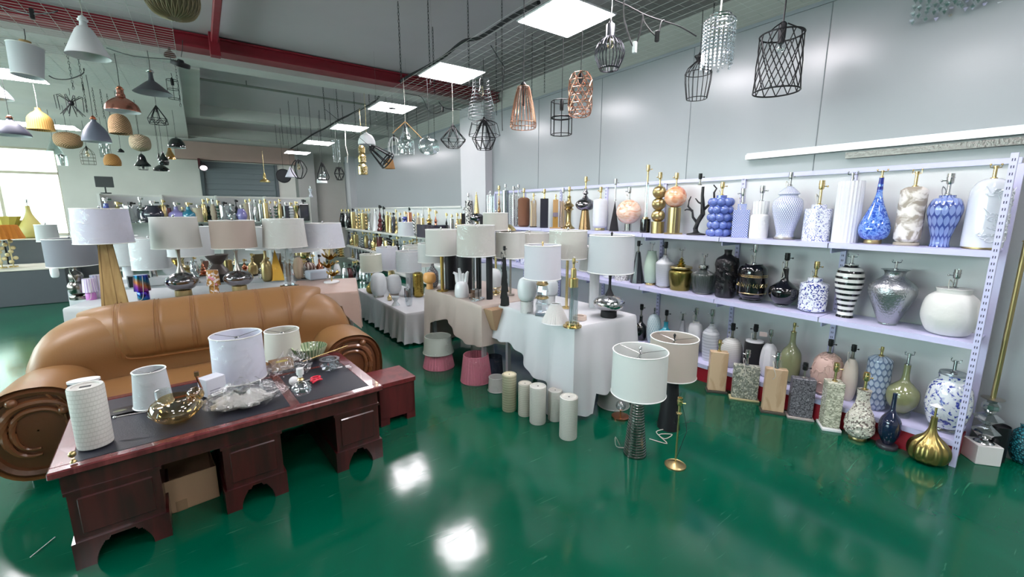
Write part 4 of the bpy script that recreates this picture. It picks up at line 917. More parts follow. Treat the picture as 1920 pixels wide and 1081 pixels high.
# white textured cylinders on the floor and one on the desk
def tcyl(label,px,yb,yt,w,surf,m,tilt=0,grp='white embossed ceramic cylinders by the cloth'):
    s=spec(px,yb,yt,None,w,surf); r=thing('ceramic_cylinder',label,'cylinder',s.p,0,grp); r.rotation_euler[1]=tilt
    MB().lathe([(s.R*.96,0),(s.R,.006),(s.R,s.H*.985),(s.R*.93,s.H),(s.R*.8,s.H),(s.R*.78,s.H*.985),(s.R*.12,s.H*.985),(s.R*.1,s.H*.97)],44).build('body',m,r)
    MB().lathe([(s.R*.1,s.H*.984),(s.R*.1,s.H*.988)],14).build('cap_hole',BLK,r)
EMB=pat('brick','#d3cfc2','#b5b0a2',16.,.55,bk=1.); EMB2=pat('brick','#dad8d0','#bfbcb3',20.,.55,bk=1.); EMB3=pat('stripes','#cfc8ac','#a9a287',48.,.5,12,.8,bk=1.)
tcyl('cream ringed ceramic cylinder, leftmost of those by the cloth',955,767,700,27,FZ,EMB3)
tcyl('white ribbed ceramic cylinder just right of the cream one',984,776,717,25,FZ,EMB)
tcyl('white embossed ceramic cylinder in front of the hanging cloth edge',1008,790,722,31,FZ,EMB2)
tcyl('white ceramic cylinder half hidden behind the hanging cloth corner',1040,785,730,26,FZ,EMB2)
tcyl('white embossed ceramic cylinder standing alone nearest the camera',1065,818,742,34,FZ,EMB2)
s_=Vector((0,0,0))
# pleated and other shades on the floor under the centre tables
PKM=mat('#c67a8c',.8,bs=120.,nm='pink_pleated_fabric')
def floorshade(label,px,yb,yt,wb,wt,m,pleat,wrap=True,grp='shades stored under the centre tables'):
    s=spec(px,yb,yt,None,wb,FZ); r=thing('lampshade',label,'lampshade',s.p,0,grp); rt=s.R*wt/wb
    seg=pleat*4 if pleat else 36
    MB().lathe([(s.R-.003,.004),(s.R,.004),(rt,s.H),(rt-.003,s.H),(s.R-.003,.004)],seg,fl=(pleat,.03) if pleat else None,cap=False).build('shade_fabric',m,r)
    MB().ring(s.R,.005,.005,36,5).build('trim_ring',m,r); MB().ring(rt,s.H,.004,36,5).build('trim_ring',m,r)
    if wrap: MB().lathe([(s.R*1.04,.002),(s.R*1.05,.02),(rt*1.05,s.H),(rt*.6,s.H*1.04)],30).build('plastic_wrap',WRAP,r)
floorshade('pink pleated lampshade in plastic under the beige cloth',823,686,657,58,46,PKM,30)
floorshade('white lampshade stacked on the pink one under the beige cloth',823,659,632,52,44,shadem('#c9d3ca'),0)
bpy.context.view_layer.update()
o=[x for x in C.objects if x.get('label')=='white lampshade stacked on the pink one under the beige cloth'][0]
p_=onz(823,686,0); o.location=(p_.x,p_.y,.155)
floorshade('pink pleated lampshade in plastic right of the table legs',893,712,664,58,46,PKM,30)
floorshade('dark slate pleated lampshade between the pink one and the white cloth',926,700,668,34,30,mat('#3c4354',.8),24)
floorshade('white lampshade lowest beside the cream ceramic cylinder',931,731,706,32,28,shadem('#d2d3cf'),0)
floorshade('pale green grey lampshade behind the slate pleated one',905,672,628,48,40,shadem('#b9c4bb'),0)
floorshade('grey white lampshade in crumpled plastic under the right side of the front cloth',1150,758,705,60,50,shadem('#b5b9b5'),0)
# ================= lamps on the tables =================
TZ=('Z',.753); LZ=('Z',.403); SO=('Z',.753)
def shaded(label,px,yb,ybody,sy0,sy1,sw,w,surf,prof,m,col='#dcdedd',wrap=False,base=None,fin='s',rt=.97,seg=32,fl=None,sdx=0,group=None,neck='s',cordm=None):
    """lamp with a shade: body up to ybody, shade between image rows sy0(top) and sy1(bottom), sw wide"""
    r,s=lamp(label,px,yb,ybody,None,w,surf,prof,m,None,base,fl,1.,seg,group=group)
    z0=hgt(s.p,sy1); z1=hgt(s.p,sy0); R=halfw(s.p+Vector((0,0,(z0+z1)/2)),sw)
    x=sdx*depth(s.p)/F
    MB().tube([(0,0,s.H*.98),(x,0,max(z0,s.H)),(x,0,z1-.02)],.005,8).build('neck',{'s':SILV,'g':GOLD,'k':BRIM}[neck],r)
    shade(r,z0,z1-z0,R,R*rt,col,wrap,fin=fin,x=x)
    if cordm: bundle(r,max(z0,s.H)-.01,.04,0,-.02,cordm,.16)
    return r,s
WD=pat('wood','#a98a58','#c2a56f',4.,.55); 
g1='big shaded lamps in a row right behind the sofa'
def woodcol(r,s,b0,m):
    MB().frustum(s.R*2,s.R*1.5,s.R*1.05,s.R*.8,0,s.H).build('body',m,r,False)
    t=MB()
    for k in (-.5,0,.5): t.frustum(s.R*.34,s.R*.1,s.R*.18,s.R*.06,0.002,s.H*.998,(k*s.R*.9,-s.R*.0))
    for k in (-.45,.1,.55): t.tube([(k*s.R*1.7,-s.R*.752,0.003),(k*s.R*.9,-s.R*.402,s.H)],.003,4)
    t.build('plank_grooves',pat('wood','#7d6138','#94774a',4.,.6),r,False)
shaded('tapered plank wood lamp with a wide plastic wrapped white shade behind the sofa',217,574,457,391,455,120,54,('Z',.753),woodcol,WD,'#d2d4e2',True,rt=.93)
silv_g=mat('#8d8883',.25,1,nm='brushed_nickel')
shaded('satin nickel gourd lamp with a grey rectangular shade at the left end behind the sofa',150,560,500,447,497,104,42,SO,B_stack([(0,.1,'cyl',.95,silv_g,'base'),(.1,.62,'ellip',1,silv_g,'lower_gourd'),(.5,1,'bottle',.7,silv_g,'upper_gourd')]),silv_g,'#8f929a',fin='s',cordm=CORDW,rt=.99)
shaded('mercury glass globe lamp with white shade behind the sofa, left of the beige shaded one',345,554,466,407,464,98,66,SO,B_neck(.12,.5,MERC,SAT,AGOLD),None,'#d3d5d0',rt=.93)
shaded('mercury glass globe lamp with beige shade behind the sofa',450,546,469,413,464,88,58,SO,B_neck(.14,.52,MERC,SAT,AGOLD),None,'#c3b5aa',rt=.98)
def crycol(r,s,b0,m):
    MB().box(-s.R*1.3,s.R*1.3,-s.R*1.0,s.R*1.0,0,.016,.004).build('base',BGL,r,False)
    MB().lathe([(s.R*1.1,.016),(s.R*.9,.03)],8).build('crystal_base',CRY,r,False)
    MB().lathe([(s.R*.62,.03),(s.R*.62,s.H*.62)],6).build('crystal_column',CRY,r,False); MB().lathe([(s.R*.78,s.H*.62),(s.R*.78,s.H*.98)],6).build('crystal_block',CRY,r,False); MB().lathe([(s.R*.2,.03),(s.R*.2,s.H)],8).build('rod',SILV,r)
shaded('clear crystal column lamp with plastic wrapped cream shade behind the sofa',543,538,465,410,462,86,28,SO,crycol,None,'#d5d7d2',True,rt=.9)
shaded('gold flower stem lamp on a white disc with plastic wrapped white shade',622,529,468,418,463,80,30,SO,B_flower,mat('#c9a860',.25,1),'#d8dae2',True,rt=.86,sdx=-8)
g2='small novelty lamps behind the sofa'
def mini(label,px,yb,yt,w,m,m2=None,cordm=CORDW,wrap=False):
    s=spec(px,yb,yt,None,w,SO); r=thing('mini_table_lamp',label,'lamp',s.p,s.face,g2); H,R=s.H,s.R
    MB().lathe(smoothp([(R*.7,0),(R*.72,.005),(R*.7,H*.3),(R*.55,H*.36)],2),28).build('base',m2 or m,r)
    MB().lathe([(R*.98,H*.36),(R,H*.36),(R*.84,H),(R*.82,H)],28).build('lamp_shade',m,r)
    cord(r,[(R*.2,-R*.95,H*.98),(R*.1,-R*1.1,H*.5),(-R*.1,-R*.9,H*.1),(-R*.5,-R*1.1,.004)],.0025,cordm)
    if wrap: MB().lathe([(R*.85,0),(R*.9,H*.3),(R*1.06,H*.36),(R*.95,H),(R*.3,H*1.04)],24).build('plastic_wrap',WRAP,r)
def irid():
    m,nt,b=newm('iridescent_chrome'); tc=nt.nodes.new('ShaderNodeTexCoord'); s=nd(nt,'ShaderNodeSeparateXYZ',i_Vector=tc.outputs['Object'])
    w=mth(nt,'FRACT',mth(nt,'ADD',mth(nt,'MULTIPLY',s.outputs[2],5.),mth(nt,'MULTIPLY',s.outputs[0],3.)))
    nt.links.new(ramp(nt,w,[(0,'#1d6d86'),(.3,'#3d3ab0'),(.55,'#8a3aa0'),(.75,'#c07a40'),(1,'#1d6d86')]),b.inputs['Base Color']); b.inputs['Metallic'].default_value=.9; b.inputs['Roughness'].default_value=.15; return m
IR=irid()
mini('mini lamp in iridescent blue and purple chrome beside the tapered wood lamp',270,561,515,34,IR)
mini('mini lamp with daisies on mustard yellow between the two mercury glass lamps',403,550,506,27,pat('vor','#b5813a','#e8dcd6',42.,.6,thr=.7,c3='#d98aa0'))
mini('mini lamp with lilac striped shade in front, left of the wood lamp',172,561,522,30,pat('flutes','#b79bd0','#e6dcec',1.,.4,16),mat('#c47ac0',.4),wrap=True)
mini('mini lamp with pale lilac shade, half behind the wood lamp',186,557,515,28,pat('flutes','#b9a8d8','#ddd6ea',1.,.4,12),mat('#d6c8de',.4),wrap=True)
# second table row
SB=('Z',.753)
def s2(label,px,yb,ybody,sy0,sy1,sw,w,prof,m,col='#d6d9da',**k): return shaded(label,px,yb,ybody,sy0,sy1,sw,w,SB,prof,m,col,**k)
s2('brass bowl shaped lamp with white shade in plastic, second row behind the sofa',335,519,484,430,480,66,34,B_stack([(0,.2,'cyl',.5,GOLD,'foot'),(.2,.6,'cone',.3,GOLD,'stem'),(.55,1,'hour',1,GOLD,'bowl')]),None,wrap=True)
s2('crystal baluster lamp with wide white shade, second row behind the sofa',366,530,478,425,478,90,24,'spire',CRY)
s2('white column lamp with white shade in plastic, second row behind the wood lamp',242,524,500,442,496,62,20,'cyl',CER,wrap=True)
s2('slim silver column lamp with large white shade, second row left of centre',290,530,498,446,503,78,16,'cyl',SILV,wrap=True)
s2('small grey white shade lamp at the left end of the second row',104,520,490,421,452,46,18,'bottle',WHT,'#c4c7c6')
s2('gold bottle lamp with white shade, second row behind the crystal column',502,527,470,425,466,70,22,'bottle',AGOLD)
s2('grey metal lamp with broad white shade, second row behind the gold flower',560,516,480,430,470,90,20,'slim',SAT)
lamp('dark brown leather look pot lamp base behind the beige shade',412,527,477,None,48,SB,B_stack([(0,.3,'cyl',.55,mat('#2e2a2b',.4),'foot'),(.3,1,'hour',1,mat('#4b403c',.35,bs=25.,bk=.4),'pot')]),None,None)
lamp('flat sided gold pyramid lamp base in the second row behind the sofa',520,524,468,463,30,SB,B_stack([(0,1,'fr',1,mat('#c59c3f',.3,.7),'body',{'t':.02,'d':1})]),None,'g')
lamp('dark bronze pyramid lamp base just behind the gold one',530,518,472,466,24,('Z',.753),B_stack([(0,1,'fr',1,mat('#6b4c2a',.35,.5),'body',{'t':.02,'d':1})]),None,'g')
lamp('cream pumpkin lamp base with brown top on gold balls',578,520,484,478,30,SB,B_stack([(0,.3,'cyl',.5,GOLD,'ball_feet',{'fl':(8,.2)}),(.28,.82,'ellip',1,pat('flutes','#cfc0b3','#7a5a50',1.,.3,12),'body',{'fl':(12,.05)}),(.8,1,'bulb',.4,mat('#2f1518',.3),'brown_top')]),None,None)
lamp('white pointed cone lamp on a dark disc near the gold flower lamp',601,503,466,None,22,SB,'egg',mat('#d8dadd',.4),None,(.06,.7,BRIM))
lamp('beige ribbed shell lamp base left of the pumpkin one',562,522,482,None,20,SB,'egg',mat('#c5ad94',.5),None,fl=(10,.06))
lamp('olive brown block lamp base under the beige shade row',487,512,476,None,22,SB,B_box(.5),mat('#6f6347',.4,.3),None)
lamp('reddish brown cube lamp base beside the leather look pot',386,505,489,None,14,SB,B_box(.8),mat('#6a4438',.5),None)
s=spec(321,522,500,None,22,SB); r=thing('disc_lamp','black lamp holding a round white disc in the second row','lamp',s.p,s.face)
MB().lathe([(.05,0),(.05,.015)],20).tube([(0,0,.01),(0,0,.09)],.012,8).build('base',BRIM,r); MB().lathe([(.0,-.012),(.075,-.01),(.075,.01),(.0,.012)],28).xf(Matrix.Translation((0,-.03,.13))@Matrix.Rotation(PI/2,4,'X')).build('disc',mat('#dcdcde',.3),r)
s=spec(600,522,506,None,60,SB); r=thing('wrapped_parcel','pale blue white parcel on the second table by the gold flower lamp','parcel',s.p,.1)
MB().box(-s.R*.8,s.R*.8,-.1,.1,0,s.H,.015).build('body',mat('#c3cedb',.4),r)
for i,(px,w,h,lb) in enumerate(((235,34,.05,'low white cardboard box left of the iridescent mini lamp'),(300,40,.09,'white cardboard box behind the iridescent mini lamp'),(262,22,.12,'small black box standing behind the wood lamp'))):
    p=onz(px,530+i*3,.753); r=thing('product_box',lb,'box',p,.1*i); MB().box(-w/230,w/230,-.06,.06,0,h,.002).build('body',mat('#cfd2d4' if i<2 else '#22262b',.5),r,False); MB().box(-w/230-.001,w/230+.001,-.061,.061,h-.02,h-.018,0).build('lid',mat('#b8bbbe' if i<2 else '#15171a',.5),r,False)
# centre tables (z .75)
def egglamp(label,px,yb,yt,w,surf,seg=28,kind='marble'):
    s=spec(px,yb,yt,None,w,surf); r=thing('egg_lamp',label,'lamp',s.p,s.face); H,R=s.H,s.R
    if kind=='marble':
        MB().lathe([(R*.68,0),(R*.68,H*.33)],28).build('marble_base',pat('noise','#c9c9c8','#8f8f92',14.,.25,thr=.6),r); MB().lathe([(R*.7,H*.33),(R*.7,H*.345)],28).build('collar',SILV,r); z=.345
    elif kind=='cage':
        m=MB(); m.ring(R*.95,.006,.003).ring(R*.9,H*.28,.003)
        for k in range(8): a=k*PI/4; m.tube([(R*.95*math.cos(a),R*.95*math.sin(a),.006),(R*.7*math.cos(a+.3),R*.7*math.sin(a+.3),H*.15),(R*.9*math.cos(a),R*.9*math.sin(a),H*.28)],.0025,4)
        m.build('wire_cage',GOLD,r); z=.2
    else: MB().lathe([(R*.6,0),(R*.6,H*.08)],28).build('base',SAT,r); z=.08
    MB().lathe(smoothp([(R*a,H*(z+(1-z)*b)) for a,b in [(.62,0),(.9,.15),(1,.4),(.97,.65),(.8,.88),(.45,.98),(0,1)]],3),32).build('glass_globe',mat('#d3d8da',.35,nm='opal_glass'),r)
egglamp('white opal glass egg lamp on a marble drum left of the crystal stack',988,585,519,36,TZ)
egglamp('white opal glass egg lamp behind the crystal stack lamp on the right',1031,568,523,30,TZ)
egglamp('white opal glass egg lamp on an openwork gold ring by the black column',926,551,503,29,TZ,kind='cage')
egglamp('large white ginger shaped lamp on a dark foot at the left of the low table',711,556,511,31,LZ,kind='flat')
egglamp('white egg lamp just right of the white ginger shaped lamp on the low table',740,552,514,28,LZ,kind='flat')
s=spec(806,541,510,None,25,TZ); r=thing('mushroom_lamp','small orange mushroom lamp at the far corner of the beige cloth','lamp',s.p,0)
MB().lathe(smoothp([(s.R*.55,0),(s.R*.5,s.H*.2),(s.R*.45,s.H*.38)],3),24).build('base',mat('#d6a160',.4),r); MB().lathe(smoothp([(s.R*.5,s.H*.33),(s.R*.85,s.H*.42),(s.R,s.H*.62),(s.R*.85,s.H*.9),(s.R*.4,s.H*.99),(0,s.H)],3),30,fl=(8,.03)).build('mushroom_cap',mat('#dfa763',.35),r)
s=spec(866,556,502,None,32,TZ); r=thing('ceramic_sculpture','white ceramic coral hand sculpture on the beige cloth','sculpture',s.p,s.face); B_hand(r,s,0,CER)
s=spec(893,563,541,None,20,TZ); r=thing('crystal_block','pair of clear crystal cubes framing dark squares on the beige cloth','crystal',s.p,.3)
MB().box(-s.R,-s.R*.08,-.03,.03,0,s.H,.004).box(s.R*.08,s.R,-.03,.03,0,s.H,.004).build('cube',CRY,r,False); MB().box(-s.R*.75,-s.R*.3,-.015,.015,s.H*.3,s.H*.7).box(s.R*.3,s.R*.75,-.015,.015,s.H*.3,s.H*.7).build('core',BRIM,r,False)
def pole(r,s,b0,m): MB().lathe([(s.R,0),(s.R,.012),(s.R*.2,.02)],24).build('base',m,r); MB().lathe([(s.R*.3,.01),(s.R*.3,s.H)],14).build('pole',m,r)
shaded('thick brushed gold pole lamp with white drum shade on the beige cloth',830,545,480,430,477,60,22,TZ,pole,mat('#b89a58',.3,1),'#d4d4cf',neck='g')
def twist(r,s,b0,m):
    MB().lathe([(s.R,0),(s.R,.012)],24).build('base',SILV,r)
    for k in range(5): a=k*1.257; MB().lathe([(s.R*.18,.012),(s.R*.18,s.H)],10,(s.R*.45*math.cos(a),s.R*.45*math.sin(a),0)).build('glass_rod',CRY if k%2 else BGL,r)
shaded('glass rod column lamp with the largest cream shade on the beige cloth',894,560,480,422,478,73,30,TZ,twist,None,'#d0cfc8',True,rt=.97)
shaded('lamp with honeycomb grey body and white shade behind the gold pole lamp',812,537,488,456,490,54,22,TZ,'bottle',pat('voredge','#b9b8bc','#6a686e',60.,.4,thr=.2,bk=.5),'#d3d6d5')
shaded('slim silver stem lamp with cream drum shade behind the black faceted column',957,553,485,435,482,56,14,TZ,pole,SAT,'#cfd0c9')
def blackfac(r,s,b0,m):
    MB().lathe([(s.R,0),(s.R,.01)],20).build('base',m,r)
    q=random.Random(2); t=MB()
    for k in range(7):
        z0=s.H*(.02+.13*k); w=s.R*(1.1-.1*k)*2; t.frustum(w*.9,w*.7,w*q.uniform(.6,.8),w*.55,z0,z0+s.H*.16,(q.uniform(-.1,.1)*s.R,0))
    t.build('faceted_body',m,r,False)
lamp('black faceted obelisk lamp base with black socket on the centre table',946,572,478,461,17,TZ,blackfac,mat('#15151a',.2,coat=.8),'k',cordm=CORDB)
def crystack(r,s,b0,m):
    H,R=s.H,s.R
    MB().box(-R,R,-R,R,0,H*.1,.004).build('crystal_base',CRY,r,False); MB().lathe([(R*.85,H*.1),(R,H*.3),(R*.75,H*.46)],8).build('crystal',CRY,r,False)
    MB().lathe([(R*.8,H*.46),(R*1.05,H*.49),(R*.8,H*.54)],24).build('gold_collar',GOLD,r); MB().lathe([(R*.8,H*.54),(R*.95,H*.68),(R*.75,H*.84)],8).build('crystal',CRY,r,False); MB().lathe([(R*.75,H*.84),(R*.95,H*.88),(R*.7,H*.95),(R*.4,H)],24).build('gold_collar',GOLD,r)
shaded('crystal stack lamp with gold collars and crisp white drum shade',1016,590,524,459,521,70,25,TZ,crystack,None,'#dcdce3',fin='g')
shaded('thin brass pole lamp with plastic wrapped cream shade behind the white drum shade lamp',1062,577,484,432,483,73,18,TZ,pole,GOLD,'#d0cfc6',True,neck='g')
shaded('thin stem lamp with wide cream shade left of the tallest cream one, farther back',992,540,484,436,480,76,14,TZ,pole,SAT,'#cdccc4',True)
r,s=shaded('mirror glass globe lamp with black flared neck and broad white shade at the table corner',1141,593,512,441,509,88,60,TZ,B_neck(.14,.5,MERCL,BRIM,BRIM,.1),None,'#d6d9dd',fin='k',rt=.96,neck='k')
shaded('white tapered shade lamp directly behind the mirror globe lamp',1113,575,515,462,506,60,18,('Z',.753),'cyl',CER,'#cdd1cf',rt=.9)
lamp('tall brass and crystal rod lamp base at the front corner of the white table',1073,612,505,484,36,TZ,glasscol,None,'g')
s=spec(1041,604,569,None,52,TZ); r=thing('pleated_lampshade','small white pleated empire shade lying on the front table','lampshade',s.p,0)
MB().lathe([(s.R-.003,.003),(s.R,.003),(s.R*.36,s.H),(s.R*.34,s.H)],160,fl=(40,.02),cap=False).build('shade_fabric',shadem('#d6d3d0'),r); MB().ring(s.R,.004,.004,40,5).build('trim_ring',CER,r); MB().ring(s.R*.36,s.H,.003,24,5).build('trim_ring',CER,r)
s=spec(1087,598,592,None,26,TZ); r=thing('fabric_ring','flat pinkish beige ring beside the brass crystal lamp','ring',s.p,0); MB().lathe([(s.R*.6,0),(s.R,0),(s.R*.98,.03),(s.R*.62,.03),(s.R*.6,0)],28,cap=False).build('ring_body',mat('#c9b7aa',.6),r)
s=spec(970,583,None,None,10,TZ) if 0 else None

shaded('tall cream shaded lamp behind the largest cream shade, before the rack',930,549,470,399,431,48,14,TZ,pole,GOLD,'#c9c8bf')
s=spec(946,546,None or 432,None,40,TZ); r=thing('table_lamp','thin brass lamp with a shallow gold dome shade behind the black faceted column','lamp',s.p,s.face)
MB().lathe([(.05,0),(.05,.01),(.008,.016)],20).build('base',GOLD,r); MB().tube([(0,0,.01),(0,0,s.H+.02)],.005,8).build('pole',GOLD,r)
MB().lathe(smoothp([(s.R*1.1,s.H),(s.R*.95,s.H+.03),(s.R*.6,s.H+.06),(.01,s.H+.075)],3),32,cap=False).build('lamp_shade',GOLD,r)
for px_,yb_,yt_,w_,l_ in ((872,547,481,30,'wide matte black cylinder lamp base behind the glass rod lamp'),(918,560,486,12,'slim matte black cylinder lamp base right of the glass rod lamp'),(846,541,482,22,'matte black cylinder lamp base behind the gold pole lamp')): lamp(l_,px_,yb_,yt_,None,w_,TZ,'cyl',BRIM,None)
# low table
g3='small lamps on the low white draped table'
def s3(label,px,yb,ybody,sy0,sy1,sw,w,prof,m,col='#d6d9da',**k): return shaded(label,px,yb,ybody,sy0,sy1,sw,w,LZ,prof,m,col,**k)
s3('brass spinning top lamp with cream drum shade at the left end of the low table',699,549,512,476,508,42,24,'pump',mat('#b5a25e',.3,1),'#d2d4c4')
s3('white lamp with big white shade and dark trim on the low table',729,539,520,463,504,42,16,'cyl',CER,'#d9dbe2')
s3('marble column lamp with pale grey shade on the low table',769,552,512,470,508,48,14,'cyl',pat('noise','#d3d3d3','#a5a6aa',14.,.3,thr=.6),'#cfd4d6',wrap=True)
s3('tall slim lamp with cream shade behind the pale grey one on the low table',786,538,500,460,498,52,12,pole,SILV,'#d3d4cc')
lamp('crumpled gold foil textured lamp base on the low table',785,556,510,None,20,LZ,'rcyl',mat('#a8914a',.25,1,bs=35.,bk=1.),None)
lamp('small gold topped ball lamp base behind the white egg lamp',735,536,505,None,14,LZ,'egg',GOLD,None,fl=(8,.06))
lamp('small black cube lamp on the low table beside the white egg lamp',765,556,540,None,13,LZ,B_box(.9),BRIM,None)
lamp('little gold perfume bottle shaped lamp at the front of the low table',731,563,550,None,9,LZ,'bottle',GOLD,None)
lamp('clear glass cloche lamp at the front corner of the low table',767,573,520,None,14,LZ,'bottle',CRY,None)
lamp('pale grey glass tumbler lamp in front of the white egg lamp',742,572,556,None,16,LZ,'hour',mat('#bcc6c8',.2),None)
# tall lamp farther back with a lone white shade
s=spec(790,560,470,None,16,FZ); p=Vector((3.0,7.4,0)); r=thing('floor_lamp','thin brass floor lamp with small white shade in front of the off-white racks','lamp',Vector((3.05,shelfY(786,3.05,0.),0)))
q=r.location.copy(); zt=hgt(q,416); zb=hgt(q,441); Rr=halfw(q+Vector((0,0,zt)),32)
MB().lathe([(.12,0),(.12,.015),(.02,.02)],24).build('base',GOLD,r); MB().tube([(0,0,.02),(0,0,zb-.02),(-.12,0,zb+.02)],.008,6).build('pole',GOLD,r); shade(r,zb,zt-zb,Rr,Rr*.82,'#d5dbde',x=-.12*1.6)
# ================= things on the desk =================
DZ_=('Z',.507); GD='things lying on the desk'
s=spec(180,831,722,None,76,DZ_); r=thing('ceramic_cylinder','large white embossed ceramic cylinder on the near left corner of the desk','cylinder',s.p,0)
MB().lathe([(s.R*.97,0),(s.R,.006),(s.R,s.H*.97),(s.R*.95,s.H),(s.R*.75,s.H),(s.R*.72,s.H*.98),(s.R*.2,s.H*.98)],56).build('body',pat('brick','#d6d3cd','#c6c3bc',12.,.55,bk=1.),r); MB().box(-.02,.02,-.01,.01,s.H*.98,s.H*.985).build('slot',BRIM,r,False)
s=spec(163,745,711,None,66,DZ_); r=thing('tissue_box','dark navy round box with white rim behind the big ceramic cylinder','box',s.p,0); MB().lathe([(s.R,0),(s.R,s.H*.9)],30,ell=.6).build('body',mat('#1d2436',.4),r); MB().lathe([(s.R*1.02,s.H*.9),(s.R*1.02,s.H)],30,ell=.6).build('lid',WHT,r)
s=spec(138,866,842,None,18,DZ_); r=thing('brass_knob','small antique brass ball finial on the desk corner','knob',s.p,0); MB().lathe(smoothp([(s.R*.9,0),(s.R*.8,.006),(s.R*.4,.012),(s.R*.5,.018)],2),18).ball((0,0,s.H*.62),s.R,18).build('knob_body',AGOLD,r)
p=onz(333,786,.507); r=thing('glass_lamp_globe','amber glass gourd lamp globe lying on the desk with its metal rod','glass',p,0)
R=halfw(p,108)
MB().lathe(smoothp([(R*.1,0),(R*.6,R*.06),(R*.98,R*.45),(R,R*.62),(R*.85,R*.9),(R*.62,R*1.02),(R*.58,R*1.1)],4),40,cap=False).build('amber_bowl',AMB,r)
MB().ball((R*.75,R*.2,R*.95),R*.35,18).build('amber_bulge',AMB,r); MB().lathe([(R*.3,0),(R*.3,R*.5),(R*.2,R*.55)],24,(-.05,.06,R*.85)).build('clear_cup',GLS,r)
MB().tube([(-R*1.0,.02,R*.6),(-R*2.1,.05,R*.55)],.005,8).ball((-R*2.1,.05,R*.55),.009,8).build('metal_rod',SILV,r)
MB().tube([(R*1.0,.1,R*.9),(R*.85,.05,R*1.8)],.006,6).box(R*.8,R*.98,.04,.06,R*1.75,R*1.95).build('brass_stem',COP,r)
def deskshade(label,px,yb,yt,wb,wt,col,tilt=0,wrap=False,z=.507):
    s=spec(px,yb,yt,None,wb,('Z',z)); r=thing('lampshade',label,'lampshade',s.p,0); shade(r,.003,s.H,s.R,s.R*wt/wb,col,wrap,fin=None); return r,s
deskshade('small white tapered shade standing behind the amber glass on the desk',289,757,694,80,66,'#cfd2d4',wrap=True)
r,s=deskshade('tall white drum shade in plastic sitting in crumpled wrapping on the desk',452,708,627,104,100,'#dfe1ec',wrap=True)
r.location.z+=.0
deskshade('cream round shade standing at the back of the desk beside the green bowl',533,669,619,74,66,'#d3d2c8')
# crumpled plastic bag
def crumple(label,px,yb,w,h,seed,m,sy=.8,name='plastic_bag'):
    p=onz(px,yb,.508); R=halfw(p,w); q=random.Random(seed); r=thing(name,label,'plastic bag',p,0); rows=[]
    ph=[q.uniform(0,6.28) for _ in range(8)]
    for j in range(15):
        v=j/14; row=[]
        for i in range(64):
            a=2*PI*i/64; k=1+.10*math.sin(5*a+ph[0]+3*v)+.07*math.sin(11*a+ph[1]-5*v)+.05*math.sin(19*a+ph[2]+9*v)+q.uniform(-.035,.035)
            rr=R*k*(.75+.35*math.sin(PI*min(1,v*1.2)))*(1-.55*v*v); row.append((rr*math.cos(a),rr*sy*math.sin(a),h*v*(1+.15*math.sin(4*a+ph[3]))+.001))
        rows.append(row)
    MB().grid(rows,closeu=True).build('bag_film',m,r); 
    return r,R
PB=mat('#a9a9a4',.3,bs=30.,bk=.8,nm='grey_plastic_film')
crumple('crumpled clear plastic bag bunched round the foot of the tall drum shade',462,752,150,.12,4,FILM); crumple('crumpled greyish paper and film under the tall drum shade',455,757,112,.075,8,PB,.7,'crumpled_wrapping'); crumple('loose clear plastic bag fanning out toward the green bowl',548,700,80,.15,6,FILM,.6)
p=onz(400,737,.507); r=thing('product_box','small white carton lying left of the plastic wrapped shade','box',p,.5); MB().box(-.055,.055,-.045,.045,0,.11,.002).build('carton_body',mat('#d7d9e2',.4),r,False); MB().box(-.04,.04,-.0455,-.0449,.02,.026).box(-.04,.02,-.0455,-.0449,.035,.041).build('printed_lines',mat('#9a9ca8',.5),r,False)
p=onz(528,690,.507); r=thing('cardboard_box','open small brown carton behind the plastic bag on the desk','box',p,.1); MB().box(-.07,.07,-.05,-.047,0,.06).box(-.07,.07,.047,.05,0,.06).box(-.07,-.067,-.05,.05,0,.06).box(.067,.07,-.05,.05,0,.06).box(-.07,.07,-.05,.05,0,.003).build('carton_body',CARD,r,False); MB().box(-.03,.04,-.04,.01,.003,.055).build('yellow_packet',mat('#c9b23a',.5),r,False)
s=spec(582,672,650,None,66,DZ_); r=thing('glass_bowl','green and white striped glass bowl at the back of the desk','bowl',s.p,0)
MB().lathe(smoothp([(s.R*.35,0),(s.R*.75,s.H*.35),(s.R,s.H),(s.R*.96,s.H),(s.R*.7,s.H*.4),(.001,s.H*.12)],3),120,fl=(30,.025),cap=False).build('bowl_body',pat('flutes','#3f6138','#b9c4a0',1.,.15,30,coat=.8),r)
MB().tube([(-s.R*.6,-s.R*.9,s.H*.25),(s.R*2.2,-s.R*.5,s.H*.75)],.005,6).build('gold_rod',GOLD,r)
s=spec(619,690,672,None,40,DZ_); r=thing('glass_ashtray','clear cut glass ashtray near the far right corner of the desk','ashtray',s.p,0); MB().lathe([(s.R*.8,0),(s.R,s.H*.3),(s.R,s.H),(s.R*.72,s.H),(s.R*.6,s.H*.3),(0,s.H*.25)],10).build('ashtray_body',CRY,r,False)
s=spec(567,746,710,690,38,DZ_); r=thing('crystal_lamp','little fluted crystal ball lamp with white bulb on the desk','lamp',s.p,0)
MB().ball((0,0,s.H*.5),s.R,40,.85,(14,.05)).build('crystal_ball',CRY,r); MB().lathe([(.014,s.H*.93),(.02,s.H*.98),(.012,s.H*1.05),(.015,s.H*1.1)],16).build('gold_collar',GOLD,r); MB().lathe([(.012,s.H*1.08),(.012,s.H*1.2),(.02,s.H*1.24),(.02,s.T),(.012,s.T)],18).build('bulb_holder',mat('#dcdcdc',.4),r)
